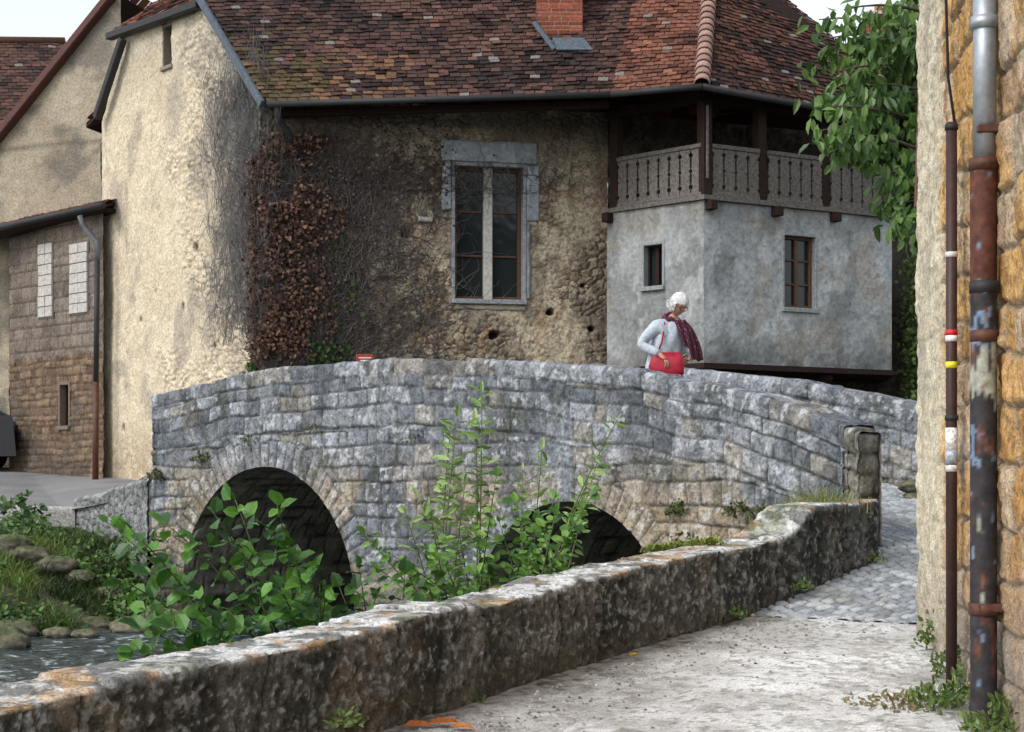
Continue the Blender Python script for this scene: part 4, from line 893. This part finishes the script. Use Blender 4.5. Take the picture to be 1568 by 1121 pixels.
for k,(px,py) in enumerate(((1245,765),(1225,775),(1265,755))):
    n=260; c=S(px,py,12.9); P=np.stack([c[0]+r.normal(0,.12,n),c[1]+r.normal(0,.1,n),np.full(n,c[2]-.15)],1)
    blades('wall_grass',P,.1+.2*r.random(n),.006+.004*r.random(n),.3+.7*r.random(n),mix(C(.12,.16,.04),C(.32,.33,.13),r.random(n)),LEAF,None,k)
n=500; r=np.random.default_rng(12); t=r.random(n); px=990+t*110; P=np.array([S(a,838-(a-990)*.12,11.6) for a in px]); P[:,0]+=r.normal(0,.03,n)
leaves('stonecrop',P+np.stack([0*t,0*t,.05*r.random(n)-.05],1),r.normal(0,.6,(n,3))+[0,0,.8],r.normal(0,.5,(n,3))+[0,-.6,.8],.03,.02,mix(C(.14,.2,.04),C(.36,.4,.1),r.random(n)),LEAF)
# pebbles and debris along the wall foot
r=np.random.default_rng(90); V=[];Fc=[];cl=[]
for _ in range(900):
    s=r.random(); a=np.array([np.interp(s,[0,.5,1],[-1.6,-.5,1.5]),np.interp(s,[0,.5,1],[6.0,8.0,11.3]),np.interp(s,[0,.5,1],[-1.295,-1.21,-1.0])]); a[0]+=.12+abs(r.normal(0,.45)); a[2]+=.004
    if a[0]>wallX(a[1])-.05: continue
    z=.004+.009*r.random(); k=len(V); V+=[a+[z*1.3,0,0],a+[0,z,0],a+[-z,0,0],a+[0,-z*1.2,0],a+[0,0,z*1.1]]; Fc+=[(k,k+1,k+4),(k+1,k+2,k+4),(k+2,k+3,k+4),(k+3,k,k+4)]; cl+=[mix(C(.10,.085,.07),C(.45,.43,.40),r.random())]*5
npmesh('gravel',np.array(V),np.array(Fc),STONEN,None,np.array(cl))
lf=S(655,1118,8.0); leaves('fallen_leaf',[lf+[-.12,0,.02],lf+[0,.02,.03],lf+[.1,-.01,.02],S(962,1012,10.1)+[0,0,.03]],[(1,.1,.05),(1,.3,.02),(1,-.2,0),(1,0,.3)],[(0,-.3,.9)]*4,[.15,.17,.13,.06],[.06,.06,.05,.04],np.array([(.42,.13,.03),(.36,.10,.02),(.42,.15,.04),(.6,.4,.03)]),DRYLEAF)
sg=empty('street_sign'); q=S(559,546,18.9); WS=Wall((q[0]-.1,18.9),(q[0]+.1,18.9))
REDM=cm('sign_red',(.26,.03,.02),.5); WS.box('plate',0,.2,1.14,1.29,-.01,.01,REDM,sg); WS.box('text_line',.03,.17,1.245,1.255,.011,.014,WHITE,sg,0); WS.box('text_line',.05,.15,1.215,1.225,.011,.014,WHITE,sg,0); tube('post',[(q[0],18.92,.2),(q[0],18.92,1.15)],.02,ZINC,sg)

# =============== WOMAN ===============
wm_=empty('elderly_woman')
O=np.array([1.50,16.65,.04]); fw=norm(np.array([.68,-.73,0.])); rt_=norm(np.array([-.73,-.68,0.]))
def J(a,b_,c): return O+rt_*a+fw*b_+np.array([0,0,c])
JACK=cm('pale_jacket',(.44,.49,.545),.85,40,.25,.5,spec=.1); TROU=cm('grey_trousers',(.15,.17,.19),.85); SKIN=cm('skin',(.46,.24,.165),.55,40,.12,.05); HAIR=cm('white_hair',(.72,.72,.70),.8,110,.35,.9,bd=.012)
BAG=cm('red_bag',(.33,.010,.03),.5,20,.25); SHOE=cm('shoe',(.03,.03,.03),.5)
def skin(name,js,ed,root,mats,pick=None,sub=2):
    me=bpy.data.meshes.new(name); me.from_pydata([tuple(map(float,j[0])) for j in js],ed,[]); me.update()
    o=bpy.data.objects.new(name,me); col.objects.link(o); o.modifiers.new('k','SKIN')
    if not me.skin_vertices: return o
    for i,j in enumerate(js):
        rr_=j[1]; d=me.skin_vertices[0].data[i]; d.radius=rr_ if isinstance(rr_,tuple) else (rr_,rr_); d.use_root=(i==root)
    s=o.modifiers.new('s','SUBSURF'); s.levels=sub; s.render_levels=sub
    dg=bpy.context.evaluated_depsgraph_get(); m2=bpy.data.meshes.new_from_object(o.evaluated_get(dg)); bpy.data.objects.remove(o)
    m2.materials.clear()
    for m_ in mats: m2.materials.append(m_)
    for p in m2.polygons:
        p.use_smooth=True
        if pick: p.material_index=pick(np.array(p.center))
    o=bpy.data.objects.new(name,m2); col.objects.link(o); o.parent=wm_; return o
js=[(J(0,0,.88),.135),(J(0,.01,1.02),.135),(J(0,.035,1.2),.145),(J(0,.06,1.34),.12),(J(0,.10,1.42),.055),(J(0,.13,1.49),.052),
 (J(.18,.05,1.36),.068),(J(.29,-.07,1.18),.060),(J(.22,.13,1.08),.044),
 (J(-.16,.07,1.365),.066),(J(-.24,.02,1.12),.054),(J(-.13,.20,1.06),.038),
 (J(.09,0,.80),.10),(J(.1,.12,.46),.065),(J(.1,.08,.09),.045),(J(.1,.22,.04),.035),
 (J(-.09,0,.80),.10),(J(-.1,-.04,.46),.065),(J(-.1,-.24,.12),.045),(J(-.1,-.11,.05),.035)]
ed=[(0,1),(1,2),(2,3),(3,4),(4,5),(3,6),(6,7),(7,8),(3,9),(9,10),(10,11),(0,12),(12,13),(13,14),(14,15),(0,16),(16,17),(17,18),(18,19)]
def pick(c):
    z=c[2]-O[2]; 
    if z<.12: return 2
    if z<.94: return 1
    if z>1.42 and np.hypot(*(c-J(0,.12,0))[:2])<.09: return 3
    return 0
skin('body',js,ed,0,[JACK,TROU,SHOE,SKIN],pick)
V=[];Fc=[];lev=((.95,.20,.165,-.0),(.98,.20,.17,0.01),(1.03,.19,.16,.01),(1.1,.185,.16,.02),(1.22,.195,.16,.045),(1.32,.18,.14,.06),(1.39,.12,.11,.08),(1.435,.075,.08,.10)); na=36
for k,(z,a,b_,c) in enumerate(lev):
    for i in range(na):
        t=2*math.pi*i/na; fold=1+.06*math.sin(5*t+z*11)+.05*math.sin(9*t-z*17)+.03*math.sin(3*t+z*30)
        V.append(J(a*math.cos(t)*fold,c+b_*math.sin(t)*fold,z))
Fc=[(k*na+i,k*na+(i+1)%na,(k+1)*na+(i+1)%na,(k+1)*na+i) for k in range(len(lev)-1) for i in range(na)]
o=meshobj('jacket',V,Fc,JACK,wm_,True); sd_=o.modifiers.new('s','SOLIDIFY'); sd_.thickness=.012; o.modifiers.new('q','SUBSURF').levels=1
def hand(wr,dirv,up,side,nm):
    wr=np.array(wr);dirv=norm(np.array(dirv));up=norm(np.array(up)-dirv*np.dot(up,dirv)); sd=np.cross(dirv,up)*side
    js=[(wr-dirv*.03,.026),(wr+dirv*.03,(.034,.02)),(wr+dirv*.075,(.036,.018))]; ed=[(0,1),(1,2)]
    skin(nm+'_palm',js,ed,0,[SKIN])
    for k,(o_,L) in enumerate(((-.027,.07),(-.009,.078),(.009,.074),(.026,.058))):
        b0=wr+dirv*.07+sd*o_; js=[(b0,.0095),(b0+dirv*L*.45-up*.008,.009),(b0+dirv*L*.75-up*.03,.008),(b0+dirv*L*.8-up*.055,.007)]
        skin(nm+'_finger',js,[(0,1),(1,2),(2,3)],0,[SKIN],None,1)
    b0=wr+dirv*.02-sd*.028; js=[(b0,.012),(b0+dirv*.03-sd*.025-up*.01,.010),(b0+dirv*.06-sd*.025-up*.03,.008)]
    skin(nm+'_thumb',js,[(0,1),(1,2)],0,[SKIN],None,1)
hand(J(.215,.14,1.07),fw*.7+np.array([0,0,-.6])-rt_*.15,fw*.6+np.array([0,0,1.]),1,'right_hand')
hand(J(-.12,.21,1.055),fw*.3+rt_*.7+np.array([0,0,-.3]),fw,-1,'left_hand')
hc=J(0,.175,1.572); hf=norm(fw+np.array([-.1,0,-.60])); hr=rt_; hu=np.cross(hr,hf); hu=hu if hu[2]>0 else -hu
def HP(x,y,z): return hc+hr*x+hf*y+hu*z
nu,nv=40,28; V=[]
for j in range(nv+1):
    b_=math.pi*j/nv
    for i in range(nu):
        a=2*math.pi*i/nu; x=math.sin(b_)*math.cos(a);y=math.sin(b_)*math.sin(a);z=math.cos(b_)
        X=x*.073;Y=y*.092;Z=z*.115
        if z<0: X*=1-.38*z*z; Y*=(1-.25*z*z) 
        if y>0:
            g_=lambda cx,cz,s:math.exp(-((x-cx)**2+(z-cz)**2)/s**2)
            Y+=.022*math.exp(-(x/.14)**2)*math.exp(-((z+.18)/.16)**2)*y+.008*math.exp(-(x/.16)**2)*math.exp(-((z+.02)/.15)**2)
            Y-=.011*(g_(.38,.02,.2)+g_(-.38,.02,.2)); Y+=.007*(g_(.3,.2,.2)+g_(-.3,.2,.2)); Y+=.006*math.exp(-(x/.3)**2)*(math.exp(-((z+.47)/.05)**2)+math.exp(-((z+.58)/.05)**2)); Y-=.005*math.exp(-(x/.3)**2)*math.exp(-((z+.525)/.03)**2)
            Y+=.012*math.exp(-(x/.3)**2)*math.exp(-((z+.85)/.15)**2)
        V.append(HP(X,Y,Z))
Fc=[(j*nu+i,j*nu+(i+1)%nu,(j+1)*nu+(i+1)%nu,(j+1)*nu+i) for j in range(nv) for i in range(nu)]
meshobj('head',V,Fc,SKIN,wm_,True)
for s_ in (1,-1):
    V=[];m_=10
    for i in range(m_):
        t=2*math.pi*i/m_; V.append(HP(s_*.078,-.0+.018*math.cos(t),-.01+.03*math.sin(t)))
    V+=[HP(s_*.068,0,-.01),HP(s_*.09,-.008,-.005)]
    meshobj('ear',V,[(i,(i+1)%m_,m_) for i in range(m_)]+[(i,(i+1)%m_,m_+1) for i in range(m_)],SKIN,wm_,True)
    tube('spectacle_rim',[HP(s_*.03+.024*math.cos(t),.093,.0+.019*math.sin(t)) for t in np.linspace(0,2*math.pi,17)],.003,BLACKM,wm_,5)
    tube('spectacle_arm',[HP(s_*.055,.09,.004),HP(s_*.078,.0,.008)],.0025,BLACKM,wm_,5)
    tube('eye',[HP(s_*.03,.072,0),HP(s_*.03,.079,0)],[.009,.006],cm('eye',(.05,.04,.04),.3),wm_,8)
tube('mouth',[HP(-.02,.082,-.062),HP(0,.088,-.061),HP(.02,.082,-.062)],.003,cm('lips',(.35,.1,.09),.5),wm_,5)
V=[];nu,nv=60,36
def scalp(a,b_):
    x=math.sin(b_)*math.cos(a);y=math.sin(b_)*math.sin(a);z=math.cos(b_)
    k_=1.07+.12*float(vn(np.array(x*7+9),np.array(y*7+z*6+9),3))
    if y>.3 and z<.45: k_=.86
    return HP(x*.075*k_,y*.094*k_-.004,z*.106*k_+.004),k_
for j in range(nv+1):
    for i in range(nu): V.append(scalp(2*math.pi*i/nu,math.pi*.70*j/nv)[0])
Fc=[(j*nu+i,j*nu+(i+1)%nu,(j+1)*nu+(i+1)%nu,(j+1)*nu+i) for j in range(nv) for i in range(nu)]
meshobj('hair',V,Fc,HAIR,wm_,True)
r=np.random.default_rng(5); P=[];D=[];N=[]
for _ in range(2600):
    a=r.random()*6.283; b_=math.acos(1-r.random()*1.42); p,k_=scalp(a,b_)
    if k_<.9: continue
    nrm=norm(p-hc); tg=np.cross(nrm,r.normal(0,1,3)); P.append(p-nrm*.003); D.append(nrm*.18+norm(tg)*.5-hu*.5+hf*.1); N.append(nrm+r.normal(0,.15,3))
n=len(P); leaves('hair_locks',P,D,N,.026+.012*r.random(n),.011,mix(C(.62,.62,.61),C(.86,.86,.84),r.random(n)),vmat('white_locks',.7,60,0,0,.06,.2),wm_)
m,n,l,b=newmat('burgundy_patterned_scarf'); tc=n.new('ShaderNodeTexCoord'); vo=n.new('ShaderNodeTexVoronoi'); vo.inputs['Scale'].default_value=38; l.new(tc.outputs['Object'],vo.inputs['Vector']); cr=n.new('ShaderNodeValToRGB'); cr.color_ramp.elements[0].color=(.32,.13,.18,1); cr.color_ramp.elements[0].position=.15; cr.color_ramp.elements[1].color=(.06,.009,.024,1); cr.color_ramp.elements[1].position=.3; l.new(vo.outputs['Distance'],cr.inputs[0]); l.new(cr.outputs[0],b.inputs['Base Color']); b.inputs['Roughness'].default_value=.9
SC=m
tube('scarf_loop',[J(.078*math.cos(t),.105+.08*math.sin(t),1.43+.02*math.sin(2*t)-.05*math.sin(t)) for t in np.linspace(0,2*math.pi,20)],[.026+.008*math.sin(k*1.7) for k in range(20)],SC,wm_,10)
def strip(pts,w,nm):
    V=[];Fc=[]; m_=13
    for k,p in enumerate(pts):
        for i in range(m_):
            t=i/(m_-1)-.5; V.append(np.array(p)+(-rt_)*w[k]*t+fw*(.022*math.sin(t*16+k*.7))+np.array([0,0,.012*math.sin(t*11+k)]))
    Fc=[(k*m_+i,k*m_+i+1,(k+1)*m_+i+1,(k+1)*m_+i) for k in range(len(pts)-1) for i in range(m_-1)]
    o=meshobj(nm,V,Fc,SC,wm_,True); o.modifiers.new('s','SOLIDIFY').thickness=.012; o.modifiers.new('q','SUBSURF').levels=1
strip([J(-.04,.19,1.42),J(-.08,.24,1.32),J(-.10,.27,1.2),J(-.12,.29,1.1),J(-.13,.30,1.02)],[.08,.12,.16,.19,.20],'scarf_tail')
strip([J(.02,.18,1.42),J(-.0,.21,1.33),J(-.03,.24,1.23),J(-.05,.25,1.15)],[.07,.08,.10,.11],'scarf_tail')
V=[];Fc=[];lv=((-.125,.10,.03),(-.10,.155,.055),(-.03,.17,.065),(.05,.155,.055),(.10,.13,.035),(.115,.11,.02)); na=24
bc=J(.15,.16,.975)
for (z,a,b_) in lv:
    for i in range(na):
        t=2*math.pi*i/na; cs=math.copysign(abs(math.cos(t))**.6,math.cos(t)); sn=math.copysign(abs(math.sin(t))**.6,math.sin(t))
        V.append(bc+np.array([1,-.15,0])*a*cs*(1+.05*math.sin(z*40+t*3))+np.array([.15,1,0])*b_*sn+np.array([0,0,z+.02*math.sin(t*2+1)]))
Fc=[(k*na+i,k*na+(i+1)%na,(k+1)*na+(i+1)%na,(k+1)*na+i) for k in range(5) for i in range(na)]+[tuple(range(na))[::-1],tuple(range(5*na,6*na))]
meshobj('shoulder_bag',V,Fc,BAG,wm_,True)
tube('bag_strap',[bc+[-.1,0,.1],J(.2,.14,1.2),J(.14,.12,1.39),J(.10,.03,1.43),J(-.05,-.08,1.3)],.009,BAG,wm_,6)

# =============== LIGHT / SKY / CAMERA ===============
w=bpy.data.worlds.new("World"); scene.world=w; w.use_nodes=True; nn=w.node_tree.nodes; ll=w.node_tree.links; bgd=nn['Background']
sk=nn.new('ShaderNodeTexSky'); sk.sky_type='NISHITA'; sk.sun_disc=False
ts=Vector((-.8,-.66,1.0)).normalized(); el=math.asin(ts.z); az=math.atan2(ts.x,ts.y)
sk.sun_elevation=el; sk.sun_rotation=az; sk.air_density=1.2; sk.dust_density=2.0; sk.ozone_density=1.5
hs=nn.new('ShaderNodeHueSaturation'); hs.inputs['Saturation'].default_value=.34; hs.inputs['Value'].default_value=1.75
ll.new(sk.outputs[0],hs.inputs['Color']); ll.new(hs.outputs[0],bgd.inputs['Color']); bgd.inputs['Strength'].default_value=.15
sd=bpy.data.lights.new('sun','SUN'); sd.energy=1.5; sd.angle=math.radians(18); sd.color=(1,.985,.965); so=bpy.data.objects.new('sun',sd); col.objects.link(so); so.rotation_euler=(-ts).to_track_quat('-Z','Y').to_euler()
cd=bpy.data.cameras.new('camera'); co=bpy.data.objects.new('camera',cd); col.objects.link(co); scene.camera=co
co.location=(0,0,0); co.rotation_euler=(math.radians(90),0,0); cd.sensor_width=36; cd.lens=F/1568*36; cd.shift_y=(720-560.5)/1568; cd.clip_end=3000; cd.clip_start=.1
scene.view_settings.view_transform='Standard'; scene.view_settings.look='None'; scene.view_settings.exposure=0
